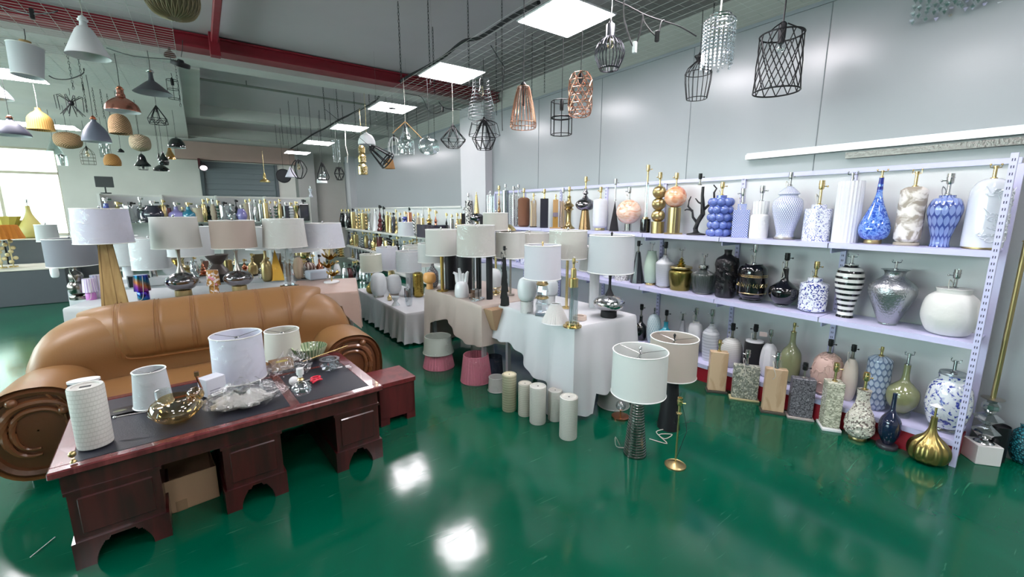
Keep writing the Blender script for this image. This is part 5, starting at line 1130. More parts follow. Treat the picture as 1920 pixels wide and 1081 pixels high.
s=spec(552,722,705,None,22,DZ_); r=thing('light_bulb','white round bulb lying behind the crystal ball lamp','bulb',s.p,0); MB().ball((0,0,s.R*.9),s.R*.9,18).lathe([(.008,-.01),(.008,.01)],10,(0.02,0,s.R)).build('bulb_glass',mat('#dfe0e0',.3),r)
p=onz(590,712,.509); r=thing('scissors','pair of red handled scissors lying on the desk','scissors',p,.3)
for (x,y,a) in ((.0,-.012,.2),(.018,.022,-.3)): MB().tube([(x+.026*math.cos(u*PI/7)*1.15,y+.02*math.sin(u*PI/7),.006) for u in range(14)],.006,7,True).build('handle',mat('#dc3048',.35),r)
MB().tube([(-.02,.0,.006),(-.09,.03,.006),(-.12,.035,.005)],[.005,.005,.001],4).tube([(-.02,.015,.008),(-.09,-.0,.008),(-.12,-.008,.007)],[.005,.005,.001],4).build('blade',SILV,r)
MB().tube([(-.04,-.05,.006),(0,-.035,.01),(.03,-.04,.006)],.006,7).ball((.0,-.02,.008),.007,8).build('red_grip_loop',mat('#dc3048',.35),r)
for (px,py,lb,pts) in ((632,690,'bent white plastic hook beside the glass ashtray',[(-.03,.02,.005),(-.01,-.005,.005),(.035,-.004,.005)]),(652,688,'curled white plastic hook near the right edge of the desk',[(.015,-.018,.005),(-.012,-.008,.006),(-.01,.012,.008),(.016,.014,.006)])):
    p=onz(px,py,.508); r=thing('plastic_hook',lb,'hook',p,0); MB().tube(pts,.0045,7).ball(pts[0],.006,8).build('hook_body',WHT,r)
p=onz(225,770,.5075); r=thing('photo_card','dark printed card lying on the desk behind the ceramic cylinder','card',p,.05); MB().box(-.06,.06,-.05,.05,0,.002).build('card_body',mat('#34363a',.2),r,False); MB().lathe([(0,.0022),(.03,.0024),(0,.0026)],20,ell=.5).build('printed_oval',mat('#6a6c52',.4),r)
# fallen stick on floor
p=onz(80,1027,0); r=thing('white_stick','thin white stick lying on the green floor left of the desk','stick',p,0); MB().tube([(-.03,-.05,.003),(.03,.06,.003)],.002,5).build('stick_body',WHT,r); MB().ball((.03,.06,.003),.0028,6).build('tip',WHT,r)
# ================= far racks =================
KINDS=[('cyl','column'),('spire','spire'),('slim','vase'),('trump','turned'),('cone','cone'),('balls','beaded'),('bottle','bottle'),('box','block'),('hour','hourglass')]
FM={'gold':GOLD,'antique gold':AGOLD,'chrome':SILV,'black':BGL,'white':CER,'clear crystal':CRY,'copper':COP,'dark red':mat('#5c1f24',.2,coat=.8),'cobalt blue':mat('#3c4a9c',.15,coat=1),'lilac glass':mat('#8d84c0',.15,coat=1),'teal':mat('#2b7f9c',.15,coat=1),'beige':mat('#b9a993',.6),'charcoal marble':mat('#2c2b38',.2,coat=.8),'smoky mercury':MERC}
protos={}
def small(kind,color,H,R,loc,label,group,sock):
    """small far lamp: first of a kind is modelled, later ones copy its parts"""
    key=(kind,color,sock)
    if key not in protos:
        r=thing('table_lamp',None,None,(0,0,0)); b=.05; m=FM[color]
        if kind=='balls':
            t=MB(); t.lathe([(.9,0),(.9,.05)],16)
            for k in range(5): t.ball((0,0,.14+k*.19),.1,12,1.)
            t.v=[(x*(8 if z>.06 else 1),y*(8 if z>.06 else 1),z) for x,y,z in t.v]; t.build('body',m,r)
        elif kind=='box': MB().box(-.85,.85,-.7,.7,.03,1,.02).build('body',m,r,False)
        else: MB().lathe(smoothp([(a,b+(1-b)*z) for a,z in PR[kind]],2),16).build('body',m,r)
        MB().lathe([(.9,0),(.9,b)],16).build('base',{'gold':GOLD,'chrome':SILV}.get(color,BRIM),r)
        MB().lathe([(.12,1),(.12,1.12),(.3,1.13),(.3,1.27),(.2,1.27)],10).tube([(0,0,1.18),(.6,0,1.18)],.05,4).build('socket',{'g':GOLD,'s':SILV,'k':BLK}[sock],r)
        protos[key]=(r,list(r.children)); first=True
    else: first=False
    src,kids=protos[key]
    if first: o=src
    else:
        o=src.copy(); C.objects.link(o)
        for c in kids: d=c.copy(); C.objects.link(d); d.parent=o
        if 'group' in o: del o['group']
    o.location=loc; o.scale=(R,R,H/1.2); tag(o,label,'lamp',group); return o
def run(items,surf,where,group,zf):
    """items: (px,color,kind,height m,halfwidth m,socket). labels name each lamp by its neighbours"""
    SC={'antique gold':'bronze','clear crystal':'crystal','smoky mercury':'smoky','charcoal marble':'charcoal','cobalt blue':'cobalt','lilac glass':'lilac','dark red':'maroon'}
    names=[('%s %s'%(SC.get(c,c),dict(KINDS).get(k,k))) for _,c,k,_,_,_ in items]; used={}
    for i,(px,c,k,H,R,sk) in enumerate(items):
        p=zf(px); l='small %s lamp, %s'%(names[i],where)
        a=names[i-1] if i else None; b=names[i+1] if i<len(items)-1 else None
        if a and b: l+=', between %s and %s'%(a,b)
        elif b: l+=', leftmost, beside %s'%b
        else: l+=', rightmost, beside %s'%a
        if l in used or l in LABELS: l=l.replace('small ','tiny ',1) if l.replace('small ','tiny ',1) not in LABELS else l.replace('small ','slender ',1)
        used[l]=1; small(k,c,H*1.13,R*1.12,p,l,group,sk)
q=random.Random(21)
def rnd(px0,px1,step,cols,kinds,h0,h1,r0,r1):
    out=[];px=px0; lc=lk=None
    while px<px1:
        while True:
            c,k=q.choice(cols),q.choice(kinds)
            if (c,k)!=(lc,lk): break
        lc,lk=c,k; out.append((px,c,k,q.uniform(h0,h1),q.uniform(r0,r1),q.choice('ggsk'))); px+=step*q.uniform(.8,1.2)
    return out
def zX(X,z): return lambda px:Vector((X,shelfY(px,X,z),z+.001))
KS=['cyl','spire','slim','trump','cone','balls','bottle','hour']
# row on the far right wall, upper shelf: specific runs left to right as in the photograph
L=rnd(630,640,4,['gold','chrome','beige'],['cyl','slim','spire'],.5,.56,.04,.06)
L+=[(643,'black','slim',.5,.08,'g'),(650,'chrome','slim',.5,.06,'g'),(656,'black','bottle',.5,.09,'g')]
L+=rnd(663,700,6.5,['gold','antique gold','gold','chrome'],['balls','trump','spire','cyl','hour'],.45,.52,.05,.075)
L+=[(705,'white','cone',.5,.08,'s'),(714,'dark red','spire',.58,.09,'k'),(721,'black','spire',.55,.07,'k'),(727,'antique gold','cyl',.44,.05,'g'),(733,'gold','cone',.42,.06,'g'),(739,'charcoal marble','slim',.42,.06,'k'),(744,'gold','spire',.48,.05,'g'),(751,'black','cone',.42,.06,'g'),(761,'cobalt blue','balls',.44,.09,'g'),(769,'copper','cyl',.52,.05,'k'),(777,'chrome','balls',.4,.05,'g'),(785,'beige','slim',.42,.05,'g'),(793,'gold','cyl',.4,.04,'s')]
L+=[(806,'gold','trump',.5,.08,'g'),(818,'copper','spire',.46,.07,'g'),(838,'black','spire',.42,.05,'g'),(848,'chrome','cyl',.4,.04,'g'),(858,'gold','trump',.42,.05,'g'),(866,'gold','hour',.42,.06,'g')]
run(L,None,'upper far rack','lamps crowded on the upper shelf of the off-white racks',zX(3.9,1.061))
o=thing('marble_block','dark purple marbled square block standing in front on the upper far rack','block',zX(3.8,1.061)(811)); MB().box(-.16,.16,-.42,.42,0,.27,.01).build('body',pat('bands','#24232f','#3d3a4c',9.,.15,thr=.5,c3='#17161f',coat=.8),o,False)
o=thing('dark_bowl','wide dark grey bowl lamp part near the boxed column on the far rack','bowl',zX(3.8,1.061)(848)); MB().lathe(smoothp([(.05,0),(.2,.03),(.24,.1),(.18,.14),(.05,.16)],3),24).build('bowl_body',mat('#2a2c34',.2,coat=.5),o)
L=rnd(655,800,6.5,['black','antique gold','chrome','smoky mercury','dark red','clear crystal','charcoal marble','gold','beige'],KS,.3,.42,.05,.09)
run(L,None,'lower far rack','lamps crowded on the lower shelf of the off-white racks',zX(3.88,.521))
L=rnd(662,700,7,['black','chrome','smoky mercury','antique gold'],KS,.28,.36,.05,.08)
run(L,None,'lowest far shelf','lamps on the lowest shelf of the off-white racks',zX(3.85,.121))
# back racks
def zB(z,dy=0.): 
    def f(px):
        lo,hi=-6,6
        for i in range(40):
            m=(lo+hi)/2
            if proj((m,RY+dy,z))[0]<px: lo=m
            else: hi=m
        return Vector((lo,RY+dy,z+.001))
    return f
L=[(204,'cobalt blue','bottle',.4,.14,'s'),(225,'antique gold','trump',.34,.12,'g'),(237,'chrome','cyl',.3,.07,'s'),(250,'clear crystal','cyl',.34,.12,'k'),(268,'chrome','trump',.42,.09,'s'),(290,'charcoal marble','slim',.36,.17,'s'),(310,'antique gold','slim',.38,.07,'g'),(318,'dark red','cyl',.3,.05,'k'),(333,'lilac glass','bottle',.34,.13,'s'),(345,'black','bottle',.26,.06,'g'),(356,'teal','bottle',.34,.13,'g'),(374,'beige','cyl',.3,.09,'s'),(385,'gold','slim',.4,.06,'g'),(394,'black','spire',.42,.06,'g'),(402,'beige','slim',.4,.05,'s'),(412,'chrome','balls',.38,.07,'g'),(423,'clear crystal','cyl',.36,.1,'k'),(436,'clear crystal','bottle',.32,.1,'s'),(446,'black','spire',.4,.07,'k'),(455,'lilac glass','slim',.3,.1,'s'),(464,'beige','cyl',.4,.05,'g'),(472,'chrome','cyl',.42,.04,'g'),(481,'chrome','slim',.4,.05,'s'),(491,'clear crystal','cyl',.4,.05,'g'),(500,'gold','cyl',.42,.05,'g'),(509,'chrome','spire',.38,.05,'g'),(519,'chrome','balls',.38,.06,'g'),(527,'antique gold','slim',.42,.05,'g'),(538,'charcoal marble','cyl',.36,.07,'s'),(547,'white','balls',.36,.08,'g'),(557,'gold','hour',.38,.07,'g'),(571,'black','box',.42,.1,'k')]
run(L,None,'back rack top shelf','lamps on the top shelf of the white racks at the back',zB(1.37))
L=rnd(330,585,8.5,['antique gold','gold','chrome','black','beige','clear crystal','copper'],KS,.26,.36,.06,.1)
run(L,None,'back rack middle shelf','lamps on the middle shelf of the white racks at the back',zB(.9))
L=rnd(560,640,8,['gold','antique gold','dark red','chrome','beige'],KS,.3,.36,.06,.1)
run(L,None,'back rack low shelf','lamps on the low shelf of the white racks at the back',zB(.45,-.05))
def zP(z,y):
    return lambda px: onz(px,y+3*math.sin(px),z)+Vector((0,0,.001))
L=rnd(338,640,15,['gold','antique gold','clear crystal','white','chrome','copper','beige'],['bottle','hour','slim','spire','cyl','trump'],.16,.26,.035,.055)
run(L,None,'back edge of second table','small lamps along the back edge of the second table behind the sofa',zP(.754,519))
L=rnd(648,702,8,['black','chrome','smoky mercury','dark red','clear crystal'],['cyl','slim','spire','bottle','hour'],.34,.5,.06,.08)
run(L,None,'aisle floor past the low table','lamps standing on the floor before the off-white racks',zP(.0,528))
L=rnd(520,600,9,['antique gold','gold','chrome','black'],['cyl','slim','spire','bottle','hour'],.4,.55,.06,.08)
run(L,None,'floor before the back rack','lamps standing on the floor before the back racks',zP(.0,505))
r=thing('small_spotlight','dark square spotlight on top of the left end of the back rack','spotlight',zB(1.93)(199)); MB().box(-.13,.13,-.02,.02,.12,.32,.005).build('lamp_head',mat('#3d4143',.4),r,False); MB().tube([(0,0,0),(0,0,.14)],.012,6).lathe([(.08,0),(.08,.02)],14).build('stand',BRIM,r)
r=thing('table_lamp','small patterned lamp base on the top corner of the right end back rack','lamp',zB(1.93)(583)); MB().lathe(smoothp([(.05*a,.2*b) for a,b in PR['hour']],3),14).build('body',pat('floral','#dfe2ec','#3b4a60',34.,.2,10,.6),r); fitting(r,.2,.06,'s')
# left counters
p=onY(64,452,12.3); r=thing('yellow_vase','tall yellow green pointed vase on the grey counter before the window','vase',Vector((p.x,12.3,1.081))); MB().lathe(smoothp([(a*.19,b*.62) for a,b in PR['teardrop']],3),24).build('body',mat('#a39a58',.5),r); fitting(r,.62,.12,'s')
for i,(px,lb,w,h,cm_) in enumerate(((22,'yellow flared paper lamp on the window counter, left of the yellow vase',.22,.42,'#c9bf62'),(45,'second yellow paper lamp on the window counter, touching the yellow vase',.18,.34,'#cdc676'))):
    p=onY(px,452,12.5); r=thing('paper_lamp',lb,'lamp',Vector((p.x,12.35+.3*i,1.081))); MB().lathe([(w*.35,0),(w*.5,h*.4),(w,h),(w*.97,h),(w*.45,h*.4)],24,fl=(12,.05)).build('lamp_shade',shadem(cm_),r); MB().lathe([(w*.3,0),(w*.3,.02)],14).build('base',GOLD,r)
block('window counter in pale grey under the yellow lamps',-4.6,-3.02,11.95,12.9,1.078,mat('#8a8d86',.6))
for i,(px,lb) in enumerate(((4,'orange pleated shade lamp at the very left edge of the picture'),(22,'orange pleated shade lamp second from the left edge'))):
    p=onY(px,500,11.2); r=thing('table_lamp',lb,'lamp',Vector((p.x,11.2+.1*i,.621)),0,'orange shaded flower lamps on the low grey counter'); MB().lathe([(.06,0),(.06,.02)],16).build('base',GOLD,r)
    t=MB().tube([(0,0,.02),(0,0,.55)],.01,6)
    for k in range(7): t.ball((.05*math.sin(k*2.2),-.05*math.cos(k*2.2),.1+.06*k),.035,8)
    t.build('flower_stem',mat('#c9bb8c',.4),r); MB().lathe([(.21,.50),(.14,.74),(.135,.74),(.205,.50)],72,fl=(18,.03),cap=False).build('lamp_shade',shadem('#d98a35'),r)
# ================= ceiling: LED panels, grids, chains, cable =================
LEDM,nt,b=newm('led_diffuser'); b.inputs['Base Color'].default_value=(.9,.9,.9,1); b.inputs['Emission Color'].default_value=(1.,.94,.98,1); b.inputs['Emission Strength'].default_value=LEDS
def led(x,y,label,w=.6,l=.6):
    r=thing('led_panel_light',label,'ceiling light',(x,y,3.215),0,'square LED panel lights'); 
    MB().box(-w/2,w/2,-l/2,l/2,0,.012).build('housing',mat('#cfd0d2',.4),r,False)
    MB().box(-w/2+.012,w/2-.012,-l/2+.012,l/2-.012,-.003,0).build('diffuser',LEDM,r,False)
    for sx in(-1,1): MB().tube([(sx*.25*w/.6,0,.012),(sx*.25*w/.6,0,ZC-3.215)],.0015,4).build('hanging_wire',SILV,r)
for x,y,l in ((2.7,2.97,'square LED panel light nearest the camera among those fully in view'),(2.62,4.88,'square LED panel light below the red beam, second from the camera'),(2.66,6.97,'square LED panel light with a dark round sticker, third from the camera'),(2.57,9.08,'square LED panel light over the white dome pendant, fourth in the row'),(2.5,11.45,'square LED panel light over the gold pendant, fifth in the row'),(2.4,13.7,'square LED panel light farthest down the row'),(2.74,1.98,'square LED panel light cut off by the top edge of the picture'),(2.8,-.1,'square LED panel light behind the camera over the end of the rack'),(1.3,1.1,'square LED panel light above the camera'),(1.3,-1.5,'added unseen LED fill panel behind the camera on the left side'),(-.9,-.4,'added unseen LED fill panel behind the camera over the sofa end'),(-.9,-2.6,'added unseen LED fill panel behind the camera near the front wall'),(2.9,-2.2,'added unseen LED fill panel behind the camera near the right wall')): led(x,y,l)  # fill panels behind the camera are added, unseen, to brighten the near sides
MB().lathe([(.06,-.004),(.06,-.001)],18).tube([(.03,0,-.006),(-.05,.02,-.006)],.01,5).build('round_sticker',BRIM,[o for o in C.objects if o.get('label','').startswith('square LED panel light with a dark')][0])
led(-2.0,8.0,'wide LED panel light at the left edge over the hanging shades',1.2,.6); led(-2.2,4.0,'wide LED panel light off the left side over the sofa corner',1.2,.6)
led(-2.4,12.3,'added wide LED fill panel deep at the left near the window',1.2,.6); led(-4.5,6.,'wide LED panel light over the left aisle',1.2,.6)  # deep panel near the window is added to brighten the back wall
GRW=mat('#dcdedb',.5,.1,nm='galvanised_wire')
def mesh(label,x0,x1,y0,y1,z,st=.1,r=.0011,sy=.1):
    m=MB(); n=int(round((x1-x0)/st)); k=int(round((y1-y0)/sy))
    for i in range(n+1): x=x0+(x1-x0)*i/n; m.tube([(x,y0,z),(x,y1,z)],r*1.2,3)
    for j in range(k+1): y=y0+(y1-y0)*j/k; m.tube([(x0,y,z+.003),(x1,y,z+.003)],r,3)
    tag(m.build('wire_grid',GRW,None),label,'wire grid','galvanised wire grids hung under the ceiling')
for j,(y0,y1,l) in enumerate(((.6,3.4,'over the end of the lavender rack'),(3.4,6.2,'in front of the red beam'),(6.2,9.0,'beyond the red beam'),(9.0,12.2,'in the far half of the hall'))): mesh('galvanised wire grid holding the right hand pendants, '+l,2.3,4.12,y0,y1,3.24)
for j,(y0,y1,l) in enumerate(((2.2,5.2,'nearest the camera'),(5.2,8.3,'near the wide LED panel'))): mesh('galvanised wire grid holding the left hand pendants, '+l,-2.4,-.03,y0,y1,3.24,.14,.0021,.14 if j==0 else .07)
CHM=mat('#2b2b2c',.45,.6)
def chain(px,py,zb,x=None,cut=None):
    """chain whose top sits at the ceiling above image point, hanging to zb"""
    p=onz(px,py,ZC); m=MB(); z=ZC; k=0
    while z>zb:
        a=k%2; w=.009; h=.024; R=[]
        for i in range(6):
            t=2*PI*i/6; u,v=w*math.cos(t),h*math.sin(t); R.append((u if a else 0,0 if a else u,z-h+v))
        m.tube(R,.0032,3,True); z-=.038; k+=1
    m.v=[(a-0,b,c-ZC) for a,b,c in m.v]; o=m.build('steel_chain',CHM,None,True,p); tag(o,'thin dark steel chain hanging straight down from the ceiling','chain','thin dark steel chains hanging from the ceiling'); return o
for px,py,zb in ((746,2,3.1),(802,0,3.1),(877,0,3.1),(941,0,3.1),(811,50,3.2),(603,131,3.2),(628,137,3.2),(661,143,3.15),(690,149,3.2),(702,152,3.3),(722,157,3.2),(762,163,3.1),(779,168,3.1),(514,214,3.3),(525,202,3.2),(540,188,3.2),(558,182,3.2),(578,184,3.1),(598,206,3.3),(617,193,3.3),(641,196,3.3),(812,170,3.1),(998,60,3.0),(1022,70,3.3),(1195,90,2.9),(1340,0,3.1),(930,60,2.95),(115,35,3.2),(135,40,3.2),(322,70,3.1),(165,118,3.2),(180,122,3.2),(193,132,3.2),(146,105,3.2)): chain(px,py,zb)
# thick taped cable along the panel row
P=[atd(1010,5,3.6),atd(960,32,4.2),atd(900,70,4.9),atd(868,78,5.2),atd(830,108,5.8),atd(790,130,6.6),atd(765,143,7.2),atd(735,163,7.8),atd(720,168,8.),atd(702,190,8.4),atd(660,213,9.4),atd(635,225,10.),atd(610,240,11.),atd(586,252,12.),atd(560,270,13.),atd(536,283,13.6),atd(515,292,14.)]
o=thing('power_cable','thick black taped cable sagging along the row of LED panels','cable'); c_=cord(o,P,.02,mat('#1d1d20',.6),5); c_.name='taped_cable'
for n_,(P,l) in enumerate((([(1150,0,3.),(1175,10,3.),(1190,18,3.),(1215,30,3.),(1245,40,3.),(1275,50,3.),(1306,68,3.)],'black flex running along the grid to the black bottle cage pendant'),
    ([(1205,25,2.9),(1210,45,2.9),(1232,68,2.9),(1240,42,2.9),(1246,38,2.9)],'black flex with an inline connector looping below the grid near the crystal pendant'),
    ([(1170,0,2.8),(1170,32,2.8),(1180,70,2.8),(1190,89,2.8),(1200,60,2.8),(1206,28,2.8)],'grey flex with a white switch hanging left of the crystal pendant'),
    ([(760,175,6.),(790,182,6.),(802,205,6.),(815,213,6.),(830,205,6.),(822,190,6.),(835,203,6.),(865,206,6.)],'black flex with two connectors strung below the third LED panel'),
    ([(92,142,4.),(105,148,4.),(130,148,4.),(155,138,4.),(157,128,4.)],'black flex loop above the black spider cage pendant'),
    ([(0,10,3.),(30,20,3.),(60,26,3.),(95,24,3.),(108,20,3.)],'black flex with a connector at the top left corner'),
    ([(200,90,4.2),(250,105,4.2),(320,111,4.2)],'black flex between the copper dome and the black disc'),
    ([(920,85,4.5),(935,110,4.5),(945,130,4.5),(941,180,4.5),(942,245,4.5)],'long loose black flex with a plug end beside the wire cage pendants'))):
    o=thing('flex_cable',l,'cable'); cord(o,[atd(*p) for p in P],.0045,CORDB,4)
    if n_ in(1,2,3,5): a=atd(*P[len(P)//2]); MB().box(-.012,.012,-.012,.012,-.035,.035,.004).build('inline_connector',WHT if n_==2 else BLK,o,False,a)
# ================= pendants =================
ZG=3.235
def pend(label,px,yt,yb,w,D,build,cm=CORDB,tilt=None,top=None,cr=.003,name='pendant_lamp',bulb=False,straight=True):
    """D real width in m; distance follows from the width seen"""
    d=D*F/w*math.sqrt(1+((px-960)/813)**2)
    for _ in range(6):
        b=atd(px,yb,d)
        H=hgt(b,yt)
        if b.z+H>ZG-.06: d*=.93
    r=thing(name,label,'pendant lamp',b,math.atan2(-b.x,b.y)); R=halfw(b+Vector((0,0,H*.3)),w)
    build(r,R,H)
    MB().tube([(0,0,H*.98),(0.004,0,H+(ZG-b.z-H)*.5),(0,0,ZG-b.z)],cr,6).build('cord',cm,r)
    if bulb: MB().lathe([(.013,H-.06),(.013,H)],10).build('lamp_holder',BLK,r); MB().lathe(smoothp([(0.0,H-.17),(.022,H-.155),(.03,H-.125),(.018,H-.085),(.012,H-.06)],2),14).build('glass_bulb',glassm('#f2e8d0',.05,.3,'bulb_glass'),r)
    if tilt: r.rotation_euler=(tilt[0],tilt[1],r.rotation_euler[2])
    return r
def shell(prof,m,inner=None,cap=None,seg=36,fl=None):
    def f(r,R,H):
        P=smoothp([(a*R,b*H) for a,b in prof],3); I=[(max(a-.003,0),b-.0015) for a,b in P]
        o=MB().lathe(P,seg,fl=fl,cap=False).build('lamp_shade',m,r)
        MB().lathe(I,seg,fl=fl,cap=False).build('shade_lining',inner or m,o)
        if cap: MB().lathe([(.03,H*.93),(.035,H*.97),(.022,H),(.026,H*1.03),(.012,H*1.08),(.006,H*1.1)],18).build('cap',cap,r)
    return f
CONEP=[(1,0),(.97,.04),(.42,.68),(.2,.8),(.17,.97),(.2,1)]; DISH=[(1,0),(.98,.02),(.35,.45),(.15,.6),(.12,1)]; DOMEP=[(1,0),(.98,.08),(.85,.32),(.5,.52),(.27,.6),(.25,.72),(.2,.78),(.18,.95),(.12,1)]; BELL=[(1,0),(.98,.1),(.9,.5),(.65,.85),(.3,.98),(.1,1)]; FLAR=[(1,0),(.95,.15),(.6,.55),(.3,.75),(.18,.85),(.15,1)]
def cage(prof,n,m,r=.0035,rings=(0,1),extra=None,nm='wire_cage',tw=0.,cross=False):
    def f(ro,R,H):
        t=MB(); P=smoothp([(a*R,b*H) for a,b in prof],3)
        def rr(zf):
            z=zf*H
            for (a,b),(c,d) in zip(P,P[1:]):
                if min(b,d)-1e-6<=z<=max(b,d)+1e-6: return a+(c-a)*((z-b)/(d-b) if abs(d-b)>1e-9 else 0)
            return P[-1][0]
        for k in range(n):
            for sg in ((1,-1) if cross else (1,)):
                a=2*PI*k/n; t.tube([(q*math.cos(a+sg*tw*z/H),q*math.sin(a+sg*tw*z/H),z) for q,z in P],r,5)
        for zf in rings: 
            if rr(zf)>.004: t.ring(rr(zf),zf*H,r*1.1,28,5)
        t.build(nm,m,ro)
        MB().lathe([(.016,H*1.0-.06),(.018,H),(.01,H+.02),(.004,H+.03)],12).build('lamp_holder',BLK,ro)
        if extra: extra(ro,R,H)
    return f
def geo(rows,m,r=.0035,n=6,nm='wire_cage'):
    """faceted frame: rows of (radius,height,phase)"""
    def f(ro,R,H):
        t=MB(); L_=[[(a*R*math.cos(2*PI*(i+ph)/n),a*R*math.sin(2*PI*(i+ph)/n),b*H) for i in range(n)] for a,b,ph in rows]
        for row in L_: t.tube(row,r,5,True)
        for A,B,(x,y,pa),(x2,y2,pb) in zip(L_,L_[1:],rows,rows[1:]):
            for i in range(n):
                t.tube([A[i],B[i]],r,5)
                if pa!=pb: t.tube([A[(i+(1 if pb>pa else -1))%n] if pb>pa else A[(i-1)%n],B[i]],r,5)
        t.build(nm,m,ro); MB().lathe([(.015,H-.07),(.017,H),(.006,H+.02)],12).build('lamp_holder',BLK,ro)
    return f
BW=mat('#1b1b1e',.45,.3,nm='black_wire'); CW=mat('#c08f78',.28,.9,nm='rose_copper_wire'); SW=mat('#8e9092',.3,.9,nm='steel_wire')
DG=mat('#4b4c52',.45,nm='charcoal_paint'); GB=mat('#6a7080',.4,nm='grey_blue_paint'); RAT=pat('weave','#b9956e','#6d5136',260.,.7,26,bk=1.); BAM=pat('flutes','#c9a05a','#a57d3d',1.,.6,36); 
WPLAIN=mat('#d5d7d9',.5)
# upper left group
pend('large white cone pendant on a white cord at the upper left',166,35,105,88,.36,shell(CONEP,WPLAIN,cap=WHT),CORDW)
pend('tilted white fabric drum pendant with wooden cap at the far left',52,80,143,72,.34,lambda r,R,H:(shade(r,0,H*.93,R*.88,R,'#d3d6da',fin=None),MB().lathe([(.04,H*.9),(.04,H*1.08)],20).build('wooden_cap',mat('#b08d5c',.5),r)),tilt=(0,.08))
def basket(r,R,H):
    t=MB(); P=smoothp([(.25*R,0),(.75*R,H*.12),(1*R,H*.45),(.95*R,H*.8),(.6*R,H)],4)
    MB().lathe([(a*.96,b) for a,b in P],36).build('basket_lining',mat('#6f6650',.8),r)
    for k in range(30): a=2*PI*k/30; t.tube([(q*math.cos(a+z*1.5),q*math.sin(a+z*1.5),z) for q,z in P],.004,4)
    for k in range(30): a=2*PI*k/30; t.tube([(q*math.cos(a-z*1.5),q*math.sin(a-z*1.5),z) for q,z in P],.004,4)
    t.build('woven_basket',mat('#8c8063',.7),r)
pend('big woven basket pendant cut off by the top edge of the picture',327,-38,35,106,.46,basket)
pend('charcoal dish pendant with silver neck left of the white concrete beam',287,133,174,74,.32,shell(DISH,DG,mat('#8b8d92',.5),SILV))
pend('shiny copper dome pendant on a black cord',231,165,209,70,.30,shell(DOMEP,mat('#d08b78',.22,1,nm='rose_copper_polished'),WPLAIN,COP))
pend('natural bamboo bell pendant on a white cord at the left',78,202,244,55,.26,shell(BELL[:3]+[(.6,.72),(.25,.86),(.2,1)],BAM),CORDW)
pend('slate cone pendant with copper cap at the left edge, under the wide LED panel',24,219,254,76,.32,shell(FLAR,mat('#4d4f5e',.4),WPLAIN,COP))
pend('grey blue dome pendant with tall copper cap',182,221,266,58,.28,shell([(1,0),(.97,.15),(.75,.5),(.35,.78),(.2,.85),(.15,1)],GB,WPLAIN,COP))
pend('woven grass bell pendant between the grey blue dome and the copper dome',227,213,251,45,.25,shell([(1,0),(1,.3),(.9,.65),(.6,.9),(.1,1)],RAT))
def spider(r,R,H):
    t=MB()
    for k in range(10):
        a=2*PI*k/10; c,s=math.cos(a),math.sin(a); t.tube([(0,0,H*.62),(R*.75*c,R*.75*s,H*.95),(R*c,R*s,H*.9),(R*.95*c,R*.95*s,H*.25)],.004,4); t.tube([(0,0,H*.6),(R*.8*c,R*.8*s,0)],.004,4)
    t.build('wire_cage',BW,r); MB().ball((0,0,H*.6),.035,12).build('hub',BW,r)
pend('black spider legged wire cage pendant above the bamboo bell',137,178,216,58,.32,spider)
pend('black wire diamond pendant below the charcoal dish',297,200,232,38,.22,geo([(1,0,0),(1.,.28,.5),(.12,1,0)],BW,.004,7))
pend('tilted black ribbed disc pendant at the corner of the concrete beam',338,106,124,36,.2,lambda r,R,H:(MB().lathe([(.02,0),(R,.0),(R*1.02,.02),(R,.035),(.03,.04),(.02,.06)],36,fl=(18,.02)).build('disc_shade',BRIM,r)),tilt=(.35,.2))
pend('flattened rattan ball pendant left of the grey blue dome',130,248,278,57,.34,shell([(.3,0),(.85,.15),(1,.5),(.85,.85),(.3,1)],RAT))
pend('clear glass funnel pendant in front of the window top',103,256,288,36,.22,shell([(1,0),(.35,.7),(.2,1)],GLS))
pend('small clear glass cylinder pendant by the window frame',118,290,310,22,.15,shell([(1,0),(1,1)],GLS,cap=BRIM))
pend('round wire birdcage pendant right of the rattan ball',167,276,308,28,.2,cage([(1,0),(1,.6),(.6,.85),(.1,1)],8,mat('#5d584c',.5,.5),.003,(0,.2,.4,.6)),bulb=True)
pend('second clear glass cylinder pendant under the grey blue dome',198,268,295,20,.14,shell([(1,0),(1,1)],GLS,cap=SILV))
pend('orange wicker dome pendant below the second glass cylinder',212,288,310,34,.24,shell([(.95,0),(1,.4),(.7,.85),(.2,1)],pat('weave','#c58a4a','#9a6a3a',230.,.7,22,bk=1.)))
pend('open rattan ball pendant left of the black dome',265,252,283,42,.26,shell([(.3,0),(.85,.15),(1,.5),(.85,.85),(.3,1)],pat('weave','#a99578','#8d8470',230.,.7,22,bk=1.)))
pend('glossy black dome pendant with silver cap near the cement lintel',332,258,277,34,.24,shell([(1,0),(.95,.4),(.6,.85),(.15,1)],BGL,WPLAIN,SILV))
pend('black hat shaped pendant below the open rattan ball',268,288,311,33,.22,shell([(1,0),(.9,.12),(.55,.4),(.4,.8),(.1,1)],BGL))
pend('little wire lantern hanging just under the black hat shaped pendant',269,309,318,18,.12,cage([(1,0),(1,1)],8,BW,.003))
pend('shallow glossy black dome pendant under the black bottle pendant',303,308,320,32,.24,shell([(1,0),(.9,.35),(.5,.75),(.1,1)],BGL))
pend('glossy black bottle shaped pendant above the shallow black dome',308,284,309,21,.15,shell([(.8,0),(1,.25),(.8,.5),(.3,.75),(.2,1)],BGL))
pend('slim black bulb holder pendant beside the black bottle pendant',299,286,302,7,.05,shell([(.8,0),(1,.25),(.8,.5),(.4,.75),(.2,1)],BGL))
pend('amber glass pendant beside the black dome near the lintel',320,277,298,20,.15,shell([(1,0),(.9,.3),(.45,.7),(.3,1)],AMB))
